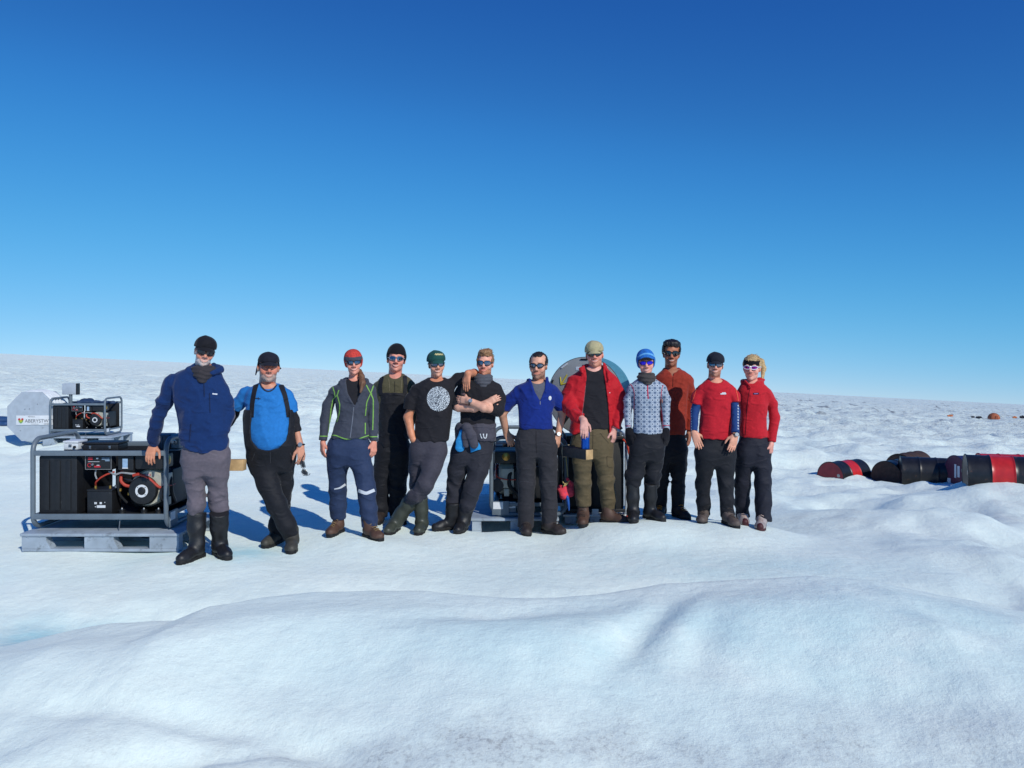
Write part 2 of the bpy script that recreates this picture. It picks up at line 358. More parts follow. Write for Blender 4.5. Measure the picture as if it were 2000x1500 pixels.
for (x, y, z, s_) in ((-4.25, 7.1, -.005, .45), (-3.6, 7.1, -.005, .45), (-2.9, 7.1, -.005, .45), (-4.25, 8.0, 0, .5), (-2.85, 8.0, 0, .5), (-3.6, 8., 0, .5),
                  (-.42, 8.25, -.08, .3), (.45, 8.25, -.08, .3), (-.4, 9.3, -.09, .4), (.45, 9.3, -.09, .4), (.5, 8.8, -.1, .35), (1.25, 8.8, -.1, .35), (.9, 9.5, -.1, .4),
                  (-8.6, 14.3, .1, .8), (-6.6, 14.3, .1, .8), (-8.4, 15.0, .1, .8), (-6.6, 15., .1, .8),
                  (-2.6, 9.6, -.03, .8), (-1.3, 10.2, -.06, .8), (-3.6, 10.5, .03, .9), (-5.5, 9, .03, 1.), (-6, 11.3, .12, 1.), (-1.6, 12.5, -.05, 1.2), (2, 12, -.35, 1.2),
                  (3.1, 9.2, -.17, .5), (3.55, 9.3, -.07, .5), (4.1, 9.2, -.05, .5), (4.8, 9.2, -.04, .5), (5.2, 9.1, -.11, .5), (5.8, 9.0, -.26, .6), (6.6, 8.8, -.42, .8),
                  (3.4, 8.2, -.1, .6), (4.2, 7.8, -.08, .6), (5.0, 7.6, -.22, .6), (4.4, 6.8, -.04, .7), (5.6, 6.6, -.25, .7), (3.2, 6.8, .0, .7),
                  (4, 10.5, -.42, .7), (5.2, 10.6, -.4, .7), (6.2, 10.2, -.26, .6), (6.1, 11.2, -.19, .4), (5.5, 10.9, -.3, .45), (5.5, 12.4, -.42, .5), (6.6, 11.3, -.16, .5), (7.4, 11.5, -.15, .5), (8.4, 11.5, -.13, .6), (7.4, 10.6, -.3, .6),
                  (5.2, 13, -.5, .8), (5.9, 14.9, -.63, .5), (6.5, 14.8, -.66, .5), (7.1, 14.6, -.62, .5), (7.8, 14.4, -.58, .5), (8.6, 14.5, -.55, .6), (6.3, 16.5, -.68, .6), (7.8, 16.4, -.72, .6), (4.6, 15, -.62, .8),
                  (0, 6.5, -.02, .7), (-1.5, 6.4, .0, .7), (1.5, 6.5, .0, .7), (-3, 6.2, -.02, .7), (-4.4, 6.4, -.03, .7), (-4.8, 5.6, -.12, .6)):
    ctrl.append((x, y, z, s_))
ctrl = np.array(ctrl)
crest = np.array([(-300, 1290), (-100, 1275), (0, 1262), (100, 1240), (200, 1222), (330, 1213), (400, 1186), (500, 1170), (600, 1160), (720, 1156), (830, 1158), (920, 1166), (1000, 1171),
                  (1100, 1170), (1200, 1160), (1300, 1142), (1450, 1133), (1600, 1126), (1700, 1135), (1850, 1168), (2000, 1200), (2200, 1235), (2500, 1260)], float)
cr_y = 4.75+.12*np.sin(np.arange(len(crest))*.9)+.00012*(crest[:, 0]-1000)
cr_x = (crest[:, 0]-CX)/F*cr_y; cr_z = HC-(crest[:, 1]-EYE)/F*cr_y
def H0(x, y):
    yy = np.maximum(y, 0); xs = np.clip(x, -1.2*yy-6, 1.2*yy+6)
    sp = np.where(y > 8, np.logaddexp(0, (y-9)*.8)/.8, 0)*sstep(8, 10, y)
    z = -.05*xs*sstep(7, 17, y)-.03125*sp
    dist = np.hypot(x, y); rt = sstep(2.9, 4.0, x)*(1-sstep(14, 20, y)); near = 1-sstep(5.6, 6.3, y)*(1-sstep(9.4, 11.5, y))*(1-rt); far = sstep(9, 18, y)
    a = .045*near+.07*far+.05*rt
    z = z+a*G1(x*.95+3, y*.95)+a*.45*G2(x*2.3, y*2.3+7)+.012*near*G3(x*5, y*5)
    z = z+.012*G2(x*1.3, y*1.3)+.004*G3(x*4, y*4)
    h = sstep(12, 26, y)
    z = z+h*(.2*G1(x*.31, y*.5)+.2*np.abs(G2(x*.62+5, y*.9))-.03+.1*sstep(14, 30, y)*np.abs(G3(x*1.1, y*1.3+3))+.3*sstep(30, 90, y)*G3(x*.085, y*.085)+1.2*sstep(120, 500, y)*G1(x*.012, y*.016))
    # rougher weathered crust on the right and far away
    z = z+sstep(18, 60, y)*sstep(-.25, .35, x/np.maximum(y, 1))*.22*np.abs(G2(x*.45+9, y*.45))
    # foreground swell
    yc = np.interp(x, cr_x, cr_y); zc = np.interp(x, cr_x, cr_z)
    d = y-yc
    pn = np.where(d < 0, np.exp(-np.abs(d/1.95)**2.1), np.exp(-(d/.46)**2))
    z = z*(1-pn*.75)+zc*pn
    z = z+.075*np.exp(-((d+.62)/.33)**2)-.10*np.exp(-((d-.85)/.36)**2)*sstep(-.1, .25, zc)
    # hollows in the near bank
    def dent(cx_, cy_, sx, sy, ang, dep):
        c, s_ = math.cos(ang), math.sin(ang); u = (x-cx_)*c+(y-cy_)*s_; v = -(x-cx_)*s_+(y-cy_)*c
        return -dep*np.exp(-(u/sx)**2-(v/sy)**2)
    z = z+dent(.66, 4.15, .42, .11, 1.0, .075)+dent(.95, 4.05, .28, .1, 1.1, .03)+dent(-.2, 4.3, .6, .13, .25, .035)+dent(1.5, 3.6, .7, .16, -.35, .03)
    z = z+dent(-1.5, 3.45, .8, .09, -.2, .04)+dent(-1.35, 3.15, .55, .07, .2, .045)+dent(-.75, 3.2, .25, .08, -.5, .04)+dent(2.3, 4.1, .5, .14, -.5, .05)
    z = z+dent(-2.7, 5.25, .75, .3, .1, .1)
    return z
res = ctrl[:, 2].copy(); wts = np.zeros(len(ctrl))
_h0 = H0(ctrl[:, 0], ctrl[:, 1])
def barnes(x, y, val):
    num = np.zeros_like(x); den = np.full_like(x, .25)
    for i in range(len(ctrl)):
        w = np.exp(-((x-ctrl[i, 0])**2+(y-ctrl[i, 1])**2)/(2*ctrl[i, 3]**2)); num += w*val[i]; den += w
    return num/den
vals = ctrl[:, 2]-_h0
for _ in range(25):
    vals = vals+(ctrl[:, 2]-_h0-barnes(ctrl[:, 0], ctrl[:, 1], vals))*.9
def H(x, y):
    x = np.asarray(x, float); y = np.asarray(y, float)
    return H0(x, y)+barnes(x, y, vals)
def make_ice():
    ys = [-60, -40, -25, -15, -9, -5.5, -3, -1.5, -.5, .3, 1., 1.6, 2.1]
    y = 2.4
    while y < 6000: ys.append(y); y += max(.012, .0105*(y-.4)) if y < 30 else .0125*y
    ys = np.array(ys); us = np.linspace(-1, 1, 421); us = np.sign(us)*(.72*np.abs(us)+.9*np.abs(us)**5)
    Yg, U = np.meshgrid(ys, us, indexing='ij'); X = U*(np.abs(Yg)+2.2)
    Z = np.zeros_like(X)
    for i in range(0, len(ys), 60): Z[i:i+60] = H(X[i:i+60], Yg[i:i+60])
    v = np.stack((X, Yg, Z), -1).reshape(-1, 3); nr, nc = X.shape
    i = np.arange(nr-1)[:, None]*nc+np.arange(nc-1)[None]; fs = np.stack((i, i+1, i+nc+1, i+nc), -1).reshape(-1, 4)
    # colour of the ice: wet blue ice in the melt hollow, grey dust (cryoconite), near bank greyed to dim its sunlit brightness
    def blob(cx_, cy_, sx, sy): return np.exp(-((X-cx_)/sx)**2-((Yg-cy_)/sy)**2)
    wet = np.clip(1.1*blob(-2.45, 5.15, .75, .22)+.8*blob(-3.3, 5.25, .7, .3)+.7*blob(-2.35, 7.05, .35, .35)+.35*blob(-2.9, 6.9, .4, .4)+.26*blob(.3, 4.0, 1.6, .5)+.24*blob(2.2, 4.1, 1.6, .6)+.3*blob(1.8, 6.6, 1.5, .5), 0, 1)
    dirt_dim = np.clip(.55*blob(.15, 3.2, .9, .16)+.25*blob(-.9, 3.2, .7, .15)+.3*blob(1.5, 3.2, .8, .2)+.7*blob(4.9, 7.2, .9, .8)+.6*blob(3.4, 9, .6, .4)+.5*blob(6, 10, 1.2, .8)+.30*sstep(9, 30, Yg)*(.55+.45*sstep(-.3, .5, U))+.12*(1-sstep(3.2, 4.8, Yg))*(Yg > 0), 0, 1)  # dust patches, plus grey painted near the camera to dim the bright bank
    c = np.stack((wet, dirt_dim, sstep(25, 70, Yg)*sstep(-.4, .4, U)), -1).reshape(-1, 3)
    m = bpy.data.materials.new('glacier_ice'); m.use_nodes = True; t = m.node_tree; b = t.nodes['Principled BSDF']; N = t.nodes.new; K = t.links.new
    tc = N('ShaderNodeTexCoord'); at = N('ShaderNodeAttribute'); at.attribute_name = 'col'; sp = N('ShaderNodeSeparateColor'); K(at.outputs['Color'], sp.inputs[0])
    def noise(scale, det=4, rough=.55, sc=None):
        n = N('ShaderNodeTexNoise'); n.inputs['Scale'].default_value = scale; n.inputs['Detail'].default_value = det; n.inputs['Roughness'].default_value = rough
        if sc:
            mp = N('ShaderNodeMapping'); mp.inputs['Scale'].default_value = sc; K(tc.outputs['Object'], mp.inputs[0]); K(mp.outputs[0], n.inputs['Vector'])
        else: K(tc.outputs['Object'], n.inputs['Vector'])
        return n.outputs[0]
    def ramp(src, lo, hi, a=0., b_=1.):
        r = N('ShaderNodeMapRange'); r.inputs[1].default_value = lo; r.inputs[2].default_value = hi; r.inputs[3].default_value = a; r.inputs[4].default_value = b_; K(src, r.inputs[0]); return r.outputs[0]
    def mul(a, b_, op='MULTIPLY'):
        q = N('ShaderNodeMath'); q.operation = op; q.use_clamp = op != 'MULTIPLY_ADD'
        for i_, s_ in enumerate((a, b_)):
            if isinstance(s_, (int, float)): q.inputs[i_].default_value = s_
            else: K(s_, q.inputs[i_])
        return q.outputs[0]
    def mix(fac, a, b_):
        q = N('ShaderNodeMix'); q.data_type = 'RGBA'; K(fac, q.inputs[0])
        for i_, s_ in ((6, a), (7, b_)):
            if isinstance(s_, tuple): q.inputs[i_].default_value = (*s_, 1)
            else: K(s_, q.inputs[i_])
        return q.outputs[2]
    base = mix(ramp(noise(.9, 5), .35, .65), (.775, .88, .83), (.86, .935, .86))
    base = mix(ramp(noise(14, 6, .7), .42, .72, 0, .55), base, (.71, .81, .775))
    wf = mul(sp.outputs[0], ramp(noise(1.6, 5, .6), .32, .58)); base = mix(wf, base, (.36, .66, .72))
    dz = mul(sp.outputs[1], ramp(noise(3.2, 6, .65), .40, .62)); base = mix(mul(dz, .55), base, (.40, .42, .45))
    df = mul(dz, ramp(noise(38, 6, .75), .5, .62)); base = mix(mul(df, .75), base, (.22, .22, .23))
    fd = mul(sp.outputs[2], ramp(noise(1, 6, .7, (.55, .16, .5)), .575, .63)); base = mix(mul(fd, .8), base, (.17, .18, .20))
    K(base, b.inputs['Base Color'])
    b.inputs['Roughness'].default_value = .5; b.inputs['Diffuse Roughness'].default_value = .3; b.inputs['Specular IOR Level'].default_value = .3; b.inputs['IOR'].default_value = 1.31
    b1 = N('ShaderNodeBump'); b1.inputs['Strength'].default_value = .55; b1.inputs['Distance'].default_value = .03; K(noise(9, 7, .62), b1.inputs['Height'])
    b2 = N('ShaderNodeBump'); b2.inputs['Strength'].default_value = .5; b2.inputs['Distance'].default_value = .006; K(noise(95, 5, .7), b2.inputs['Height']); K(b1.outputs[0], b2.inputs['Normal'])
    sy = N('ShaderNodeSeparateXYZ'); K(tc.outputs['Object'], sy.inputs[0])
    b3 = N('ShaderNodeBump'); b3.inputs['Distance'].default_value = .25; K(noise(1.5, 6, .65), b3.inputs['Height']); K(ramp(sy.outputs[1], 9, 40, 0., 1.), b3.inputs['Strength']); K(b2.outputs[0], b3.inputs['Normal'])
    # loose ice crystals that glint when they face the sun
    vo = N('ShaderNodeTexVoronoi'); vo.inputs['Scale'].default_value = 230; K(tc.outputs['Object'], vo.inputs['Vector'])
    sc_ = N('ShaderNodeSeparateColor'); K(vo.outputs['Color'], sc_.inputs[0]); msk = mul(sc_.outputs[0], .965, 'GREATER_THAN')
    of = N('ShaderNodeVectorMath'); of.operation = 'SUBTRACT'; K(vo.outputs['Color'], of.inputs[0]); of.inputs[1].default_value = (.5, .5, .5)
    os_ = N('ShaderNodeVectorMath'); os_.operation = 'SCALE'; K(of.outputs[0], os_.inputs[0]); K(mul(msk, .45), os_.inputs['Scale'])
    ad = N('ShaderNodeVectorMath'); ad.operation = 'ADD'; K(b3.outputs[0], ad.inputs[0]); K(os_.outputs[0], ad.inputs[1]); nn = N('ShaderNodeVectorMath'); nn.operation = 'NORMALIZE'; K(ad.outputs[0], nn.inputs[0])
    K(nn.outputs[0], b.inputs['Normal']); K(ramp(msk, 0, 1, .5, .16), b.inputs['Roughness'])
    o = mesh_obj('ice_ground', v, fs, m, None, True, None, c); tag(o, kind='structure')
    return o
make_ice()
# ------------------------------------------------------------------ people: shared builders
def rot(yaw=0, roll=0, nod=0):
    a, b, c = R(yaw), R(roll), R(nod)
    Rz = np.array([[math.cos(a), -math.sin(a), 0], [math.sin(a), math.cos(a), 0], [0, 0, 1]])
    Ry = np.array([[math.cos(b), 0, math.sin(b)], [0, 1, 0], [-math.sin(b), 0, math.cos(b)]])
    Rx = np.array([[1, 0, 0], [0, math.cos(c), -math.sin(c)], [0, math.sin(c), math.cos(c)]])
    return Ry @ Rz @ Rx
SKIN = mat('skin', attr='col', rough=.5, bump=.12, bscale=260, var=.06, vscale=60, spec=.35, subsurf=0.)
def skull(v, g=0., k=.02):
    v.ell((0, .016, .036), (.075+g, .096+g, .079+g), k)
    return v
def head_mesh(q):
    """head in its own frame: face looks along -y, z up, chin at -.1125"""
    w = q.get('w', 1.); v = Vol((-.11, -.14, -.17), (.11, .13, .13), .0036)
    skull(v); v.ell((0, -.014, -.028), (.063*w, .072, .075), .03); v.ell((0, -.026, -.072), (.049*w, .055, .040), .025)
    v.ell((0, -.066, -.096), (.02*w, .022, .017), .02)
    for s in (-1, 1):
        v.ell((s*.042*w, -.052, -.022), (.022, .026, .022), .02); v.ell((s*.026, -.074, .026), (.022, .014, .010), .012)
        v.ell((s*.031, -.098, .004), (.017, .014, .012), .012, 'd'); v.ell((s*.03, -.075, .003), (.014, .013, .012), .004)
        v.ell((s*.074*w, .012, -.008), (.009, .019, .031), .006, M=rot(s*22, s*6)); v.ell((s*.081*w, .008, -.002), (.004, .010, .016), .004, 'd')
        v.ell((s*.0150, -.096, -.033), (.0100, .012, .0085), .006); v.ell((s*.040, -.062, -.036), (.018, .018, .016), .018)
    v.cone((0, -.084, .012), .0095, (0, -.110, -.027), .0125, .008)
    sm = q.get('smile', 1.); mw = q.get('mw', .031)
    xs_ = np.linspace(-mw, mw, 9); zc_f = lambda x: -.0605+9.*sm*x*x; yc_f = lambda x: -.0925+12*x*x
    up_ = [(x, yc_f(x)+.001, zc_f(x)+.0068*(1-.5*abs(x)/mw)) for x in xs_]; lo_ = [(x, yc_f(x)+.002, zc_f(x)-.0085*(1-.6*abs(x)/mw)) for x in xs_]
    v.chain(up_, [.0052-.002*abs(x)/mw for x in xs_], .004); v.chain(lo_, [.0066-.003*abs(x)/mw for x in xs_], .005)
    if q.get('teeth', 1):
        for a_, b_2 in zip(xs_[1:-2], xs_[2:-1]): v.cone((a_, yc_f(a_)-.006, zc_f(a_)), .0042, (b_2, yc_f(b_2)-.006, zc_f(b_2)), .0042, .002, 'd')
    v.cone((0, .022, -.06), .054*q.get('nw', 1), (0, .034, -.165), .057*q.get('nw', 1), .02)
    be = q.get('beard')
    if be:
        def fb(x, y, z):
            zc = -.040-.55*np.abs(x); m = sstep(.0, .016, zc-z+.006)*sstep(.012, -.02, y)*(1-sstep(.0, .012, -.115-z))
            mouth = np.exp(-((x/.03)**4)-((z+.060)/.011)**2); m = m*(1-mouth)
            return -m*(be[1]+.0022*NZ(x*300, y*300, z*160))
        v.band(fb, .03)
    V, Fc = v.mesh(1); x, y, z = V.T
    skin = np.minimum(.85, np.array(lin(q['skin']))*1.15); c = np.tile(skin, (len(V), 1))
    def blend(m, col): nonlocal c; c = c*(1-m[:, None])+np.array(col)[None]*m[:, None]
    n1 = NZ(x*60, y*60, z*60)
    red = np.exp(-((np.abs(x)-.040)/.018)**2-((z+.028)/.016)**2)*(y < -.03)+.9*np.exp(-(x/.013)**2-((z+.027)/.010)**2)*(y < -.09)
    blend(np.clip(.34*red, 0, 1), np.array(lin((205, 95, 80))))
    if be:
        zc = -.036-.35*np.abs(x); m = sstep(-.004, .010, zc-z+.004*n1)*sstep(.026, .004, y)*(1-sstep(-.004, .006, -.118-z))
        m = np.maximum(m, sstep(.0, .012, -.004-z)*sstep(.050, .058, np.abs(x))*sstep(.02, .005, y)*(y > -.05)*.8)
        m = np.maximum(m*1., .9*np.exp(-((z+.042)/.005)**2)*(np.abs(x) < .028)*(y < -.07))
        mo = np.exp(-((x/.031)**4)-((z-zc_f(x))/.009)**2); chinp = np.exp(-((x/.017)**2)-((z+.079)/.010)**2)*.35
        blend(np.clip(m*(1-mo)*(1-chinp)*be[2]*(.85+.25*n1), 0, 1), lin(be[0]))
    zl = z-zc_f(x); fr_ = (y < -.06)
    lip = np.exp(-((x/(mw*1.02))**6))*np.exp(-(np.abs(zl)/.0115)**4)*fr_; blend(np.clip(.75*lip, 0, 1), skin*np.array((.74, .43, .42)))
    line = np.exp(-((x/mw)**6))*np.exp(-((zl-.0035)/.0022)**2)*fr_; blend(np.clip(.55*line, 0, 1), skin*np.array((.3, .15, .15)))  # shadow under the upper lip, painted as a dark line
    if q.get('teeth', 1):
        te = np.exp(-((x/(mw*.80))**8))*np.exp(-((zl+.0003)/.0042)**4)*fr_; blend(np.clip(.6*te, 0, 1), np.array(lin((228, 220, 210))))
    nst = np.exp(-((np.abs(x)-.009)/.004)**2-((z+.040)/.003)**2)*(y < -.085); blend(.7*nst, skin*.25)
    brow = np.exp(-((np.abs(x)-.03)/.02)**4)*np.exp(-((z-.026)/.005)**2)*(y < -.06); blend(.75*brow, lin(q.get('hair', (90, 70, 50))))
    eye = np.exp(-((np.abs(x)-.03)/.013)**2)*np.exp(-((z-.003)/.0035)**2)*(y < -.06); blend(.8*eye, lin((60, 42, 38)))
    if q.get('short'):
        hm = sstep(.052, .068, z+.012*n1+.25*np.clip(y, 0, 1))*1.; hm = np.maximum(hm, sstep(-.03, .0, y)*sstep(-.05, -.02, z)*(np.abs(x) < .072))
        blend(hm, lin(q['hair']))
    return V, Fc, c
def brim_mesh(z0, L, droop, n=25, m=7):
    top = []
    for j in range(m):
        t = j/(m-1)
        for i in range(n):
            ph = R(-78+156*i/(n-1)); ix, iy = .0775*math.sin(ph), .012-.105*math.cos(ph); f = max(0., math.cos(ph*.98))**.75
            x = ix*(1-.06*t); y = iy+.006*(1-t)-L*f*t; z = z0-3.4*x*x-droop*L*f*t-.35*L*f*t*t*.4
            top.append((x, y, z))
    top = np.array(top); bot = top+np.array((0, .001, -.0035)); N_ = n*m
    fs = [(j*n+i, j*n+i+1, (j+1)*n+i+1, (j+1)*n+i) for j in range(m-1) for i in range(n-1)]; fs += [tuple(a+N_ for a in f[::-1]) for f in fs]
    e = [(m-1)*n+i for i in range(n)]; fs += [(e[i], e[i+1], e[i+1]+N_, e[i]+N_) for i in range(n-1)]
    return np.concatenate((top, bot)), np.array(fs)
def cap_vols(q):
    """returns list of (name, verts, faces, material, parent index)"""
    out = []; k = q['hat']
    def fin(v, name, m, sm=1, par=None): V, Fc = v.mesh(sm); out.append((name, V, Fc, m, par))
    if k == 'cap':
        h = Vol((-.12, -.14, -.03), (.12, .15, .17), .0045); skull(h, .0125); h.ell((0, -.012, .06), (.076, .088, .06), .02); h.ell((0, .0, .076), (.066, .08, .05), .03)
        bd_ = q.get('band', .040); h.put(lambda X, Y, Z: (Z-bd_-.10*(Y+.09)+2.6*X*X)*.95, (-.13, -.15, -.05), (.13, .16, bd_+.03), .004, 'd'); h.wrinkle(.0025, 3, 14, 14)
        fin(h, 'cap_crown', q['hatm'])
        out.append(('brim',)+brim_mesh(q.get('band', .040)+.010, q.get('brim', .066), q.get('droop', .55))+(q.get('brimm', q['hatm']), 0))
    elif k == 'beanie':
        h = Vol((-.12, -.14, -.11), (.12, .16, .18), .0045); skull(h, .013); h.ell((0, .022, .07+q.get('tall', .02)), (.072, .085, .06+q.get('tall', .02)*.6), .04)
        h.cone((-.044, .02, .03), .044, (-.043, .02, -.01), .041, .02); h.cone((.044, .02, .03), .044, (.043, .02, -.01), .041, .02)
        def cutf(X, Y, Z):                                     # opening for the face, ears covered
            return np.maximum(Z-(q.get('band', .048)-2.2*X*X*0), np.abs(X)-(.064+.25*(.05-Z)*0))+0*Y if False else -1+0*X
        zf = q.get('band', .046); ze = q.get('ear', -.035)
        h.halfspace((0, 0, ze), (0, -.15, -1))
        h.put(lambda X, Y, Z: np.maximum(np.maximum(Z-zf-.18*(Y+.08)+2.*X*X, Y-.0-.02*0), np.abs(X)-.0735), (-.08, -.14, -.11), (.08, .01, zf+.02), .006, 'd')
        h.wrinkle(.002, 5, 16, 10)
        fin(h, 'beanie', q['hatm'])
        if q.get('peak'):
            out.append(('peak',)+brim_mesh(q.get('band', .046)+.022, .034, .5)+(q['peak'], 0))
        if q.get('cuff'):
            c = Vol((-.12, -.14, -.1), (.12, .16, .12), .0045); skull(c, .017); c.halfspace((0, 0, zf+.042), (0, -.22, 1)); c.halfspace((0, 0, zf+.002), (0, .30, -1)); fin(c, 'cuff', q['cuff'], 1, 0)
    elif k == 'flapcap':
        h = Vol((-.13, -.14, -.1), (.13, .15, .17), .0045); skull(h, .0125); h.ell((0, -.012, .06), (.077, .088, .06), .02); h.ell((0, .0, .080), (.071, .085, .042), .02); h.halfspace((0, -.09, .042), (0, .05, -1)); h.wrinkle(.003, 3, 12, 12); fin(h, 'cap_crown', q['hatm'])
        out.append(('brim',)+brim_mesh(.052, .054, .45)+(q['hatm'], 0))
        for s in (-1, 1):
            e = Vol((-.14, -.08, -.13), (.14, .1, .08), .0045); e.cone((s*.076, .02, .045), .03, (s*.088, .022, -.02+.02*(s > 0)), .022, .01, flat=((1, 0, 0), 3.2)); e.cone((s*.088, .02, -.02+.02*(s > 0)), .008, (s*.098, .0, -.065+.06*(s > 0)), .006, .01); fin(e, 'ear_flap', q['hatm'], 1, 0)
    elif k == 'headband':
        c = Vol((-.12, -.14, -.06), (.12, .16, .13), .0042); skull(c, .0095); c.halfspace((0, 0, .088), (0, -.25, 1)); c.halfspace((0, 0, .036), (0, .25, -1)); fin(c, 'headband', q['hatm'])
    hr = q.get('hairm')
    if hr:
        h = Vol((-.13, -.14, -.14), (.13, .16, .17), .0042); t = q.get('hairt', .012); skull(h, t)
        if q.get('quiff'): h.ell((.0, -.03, .108), (.062, .07, .030), .03); h.ell((.03, -.02, .118), (.04, .05, .022), .02)
        if q.get('curl'): h.ell((0, .0, .10), (.078, .085, .033), .03); [h.ell((x_, -.062, .095), (.026, .022, .02), .015) for x_ in (-.045, -.01, .03)]
        zf = q.get('hairline', .066)
        h.put(lambda X, Y, Z: np.maximum(np.maximum(Z-zf+q.get('arch', 3.)*X*X-.35*(Y+.09), Y-.004), np.abs(X)-q.get('side', .070)), (-.1, -.15, -.14), (.1, .01, zf+.03), .008, 'd')
        h.halfspace((0, 0, q.get('hairbot', -.03)), (0, -.55, -1))
        if not q.get('curl'): h.put(lambda X, Y, Z: np.sqrt(((X)/.2)**2+((Y+.0)/.022)**2+((Z+.012)/.034)**2)*.02-.02, (-.1, -.03, -.05), (.1, .03, .03), .004, 'd')
        a = q.get('hairamp', .004)
        h.band(lambda x, y, z: -a*.6*(NZ(x*60, y*45, z*32)+.7*NZ2(x*150, y*110, z*60)), .03)
        fin(h, 'hair', hr, 0)
    return out
def glasses(q):
    """list of (name, MB, material, parent index)"""
    lens, frame = q['lens'], q['frame']; out = []; wrap = q.get('wrap', 1.); hh = q.get('lh', .0195); z0 = q.get('gz', .006); w0, w1 = .0055, q.get('lw', .062)
    def pt(x, z): ax = abs(x); return (x, -.1035+wrap*6.2*ax*ax+.02*max(0, ax-.05), z)
    def outline(s, g=0.):
        pts = []
        for k in range(20):
            a = 2*math.pi*k/20; ca, sa = math.cos(a), math.sin(a); n = q.get('sq', 2.8)
            ex = math.copysign(abs(ca)**(2/n), ca); ez = math.copysign(abs(sa)**(2/n), sa); cx_ = (w0+w1)/2; hw = (w1-w0)/2+g
            x = cx_+hw*ex; tp = 1.-.28*((cx_+hw-x)/(2*hw))**1.5*(ez < 0)*0-.25*(x > cx_)*((x-cx_)/hw)**2*q.get('taper', 1)
            pts.append((s*x, z0+(hh+g)*ez*tp+.0015*(x-cx_)/hw))
        return pts
    fr = MB()
    for s in (-1, 1):
        o = outline(s); mb = MB(); vs_ = [pt(x, z) for x, z in o]; c = np.mean(vs_, 0); mid = [((np.array(p)+c)/2) for p in vs_]
        mid = [(m_[0], pt(m_[0], m_[2])[1]-.0008, m_[2]) for m_ in mid]; cc = (c[0], pt(c[0], c[2])[1]-.0015, c[2]); n = len(o)
        F_ = [(i, (i+1) % n, (i+1) % n+n, i+n) for i in range(n)]+[(i+n, (i+1) % n+n, 2*n) for i in range(n)]
        mb.add(vs_+mid+[cc], F_); back = [(p[0], p[1]+.003, p[2]) for p in vs_+mid+[cc]]; mb.add(back, [f[::-1] for f in F_]); mb.add(vs_+back[:n], [(i, i+n, (i+1) % n+n, (i+1) % n) for i in range(n)])
        out.append(('lens', mb, lens, 0))
        fr.tube([pt(x, z) for x, z in outline(s, .0012)], q.get('fr', .0026), 6, closed=True)
        e = pt(s*w1, z0+.006); fr.tube([e, (s*.0735, -.05, z0+.006), (s*.0795, .0, z0+.006), (s*.077, .03, z0-.004)], q.get('tr', .0036), 6)
    fr.tube([pt(-w0-.001, z0+.007), (0, -.1065, z0+.010), pt(w0+.001, z0+.007)], q.get('fr', .0026)*1.2, 6)
    return [('frame', fr, frame, None)]+out
def hand_into(v, wrist, d, n, thumb, curl=.35, L=1., fat=1., k=.006, spread=1.):
    """palm with four fingers and a thumb; d along the fingers, n out of the back of the hand, thumb=+-1 side"""
    w = np.asarray(wrist, float); d = unit(d); n = unit(np.asarray(n)-np.dot(n, d)*d); l = np.cross(d, n)*thumb
    offs = (.030, .0105, -.0095, -.028); ln = (.92, 1., .95, .76)
    for o_, q in zip(offs, ln):
        kn = w+d*(.088-.006*abs(o_*40))*L+l*o_*L*fat**.5+n*.004
        v.cone(w+l*o_*.55*L+d*.004, .0165*L*fat, kn, .0125*L*fat, .016)
        p = kn; a = curl*.55; r_ = .0098*L*fat
        for j, sg in enumerate((.043, .027, .021)):
            dd = unit(d*math.cos(a)-n*math.sin(a)+l*o_*1.6*spread); p2 = p+dd*sg*q*L; r2 = r_*.92; v.cone(p, r_, p2, r2, .004); p = p2; r_ = r2; a += curl*(.9, .7, .5)[j]
    t0 = w+d*.022*L+l*.022*L-n*.004; t1 = t0+unit(d*.62+l*.62-n*.25)*.045*L; t2 = t1+unit(d*.9+l*.28-n*(.2+curl*.3))*.033*L; t3 = t2+unit(d*.95+l*.05-n*(.25+curl*.4))*.025*L
    v.cone(t0, .0165*L*fat, t1, .0125*L*fat, .012); v.cone(t1, .0125*L*fat, t2, .0105*L*fat, .005); v.cone(t2, .0105*L*fat, t3, .009*L*fat, .005)
HAT = {}
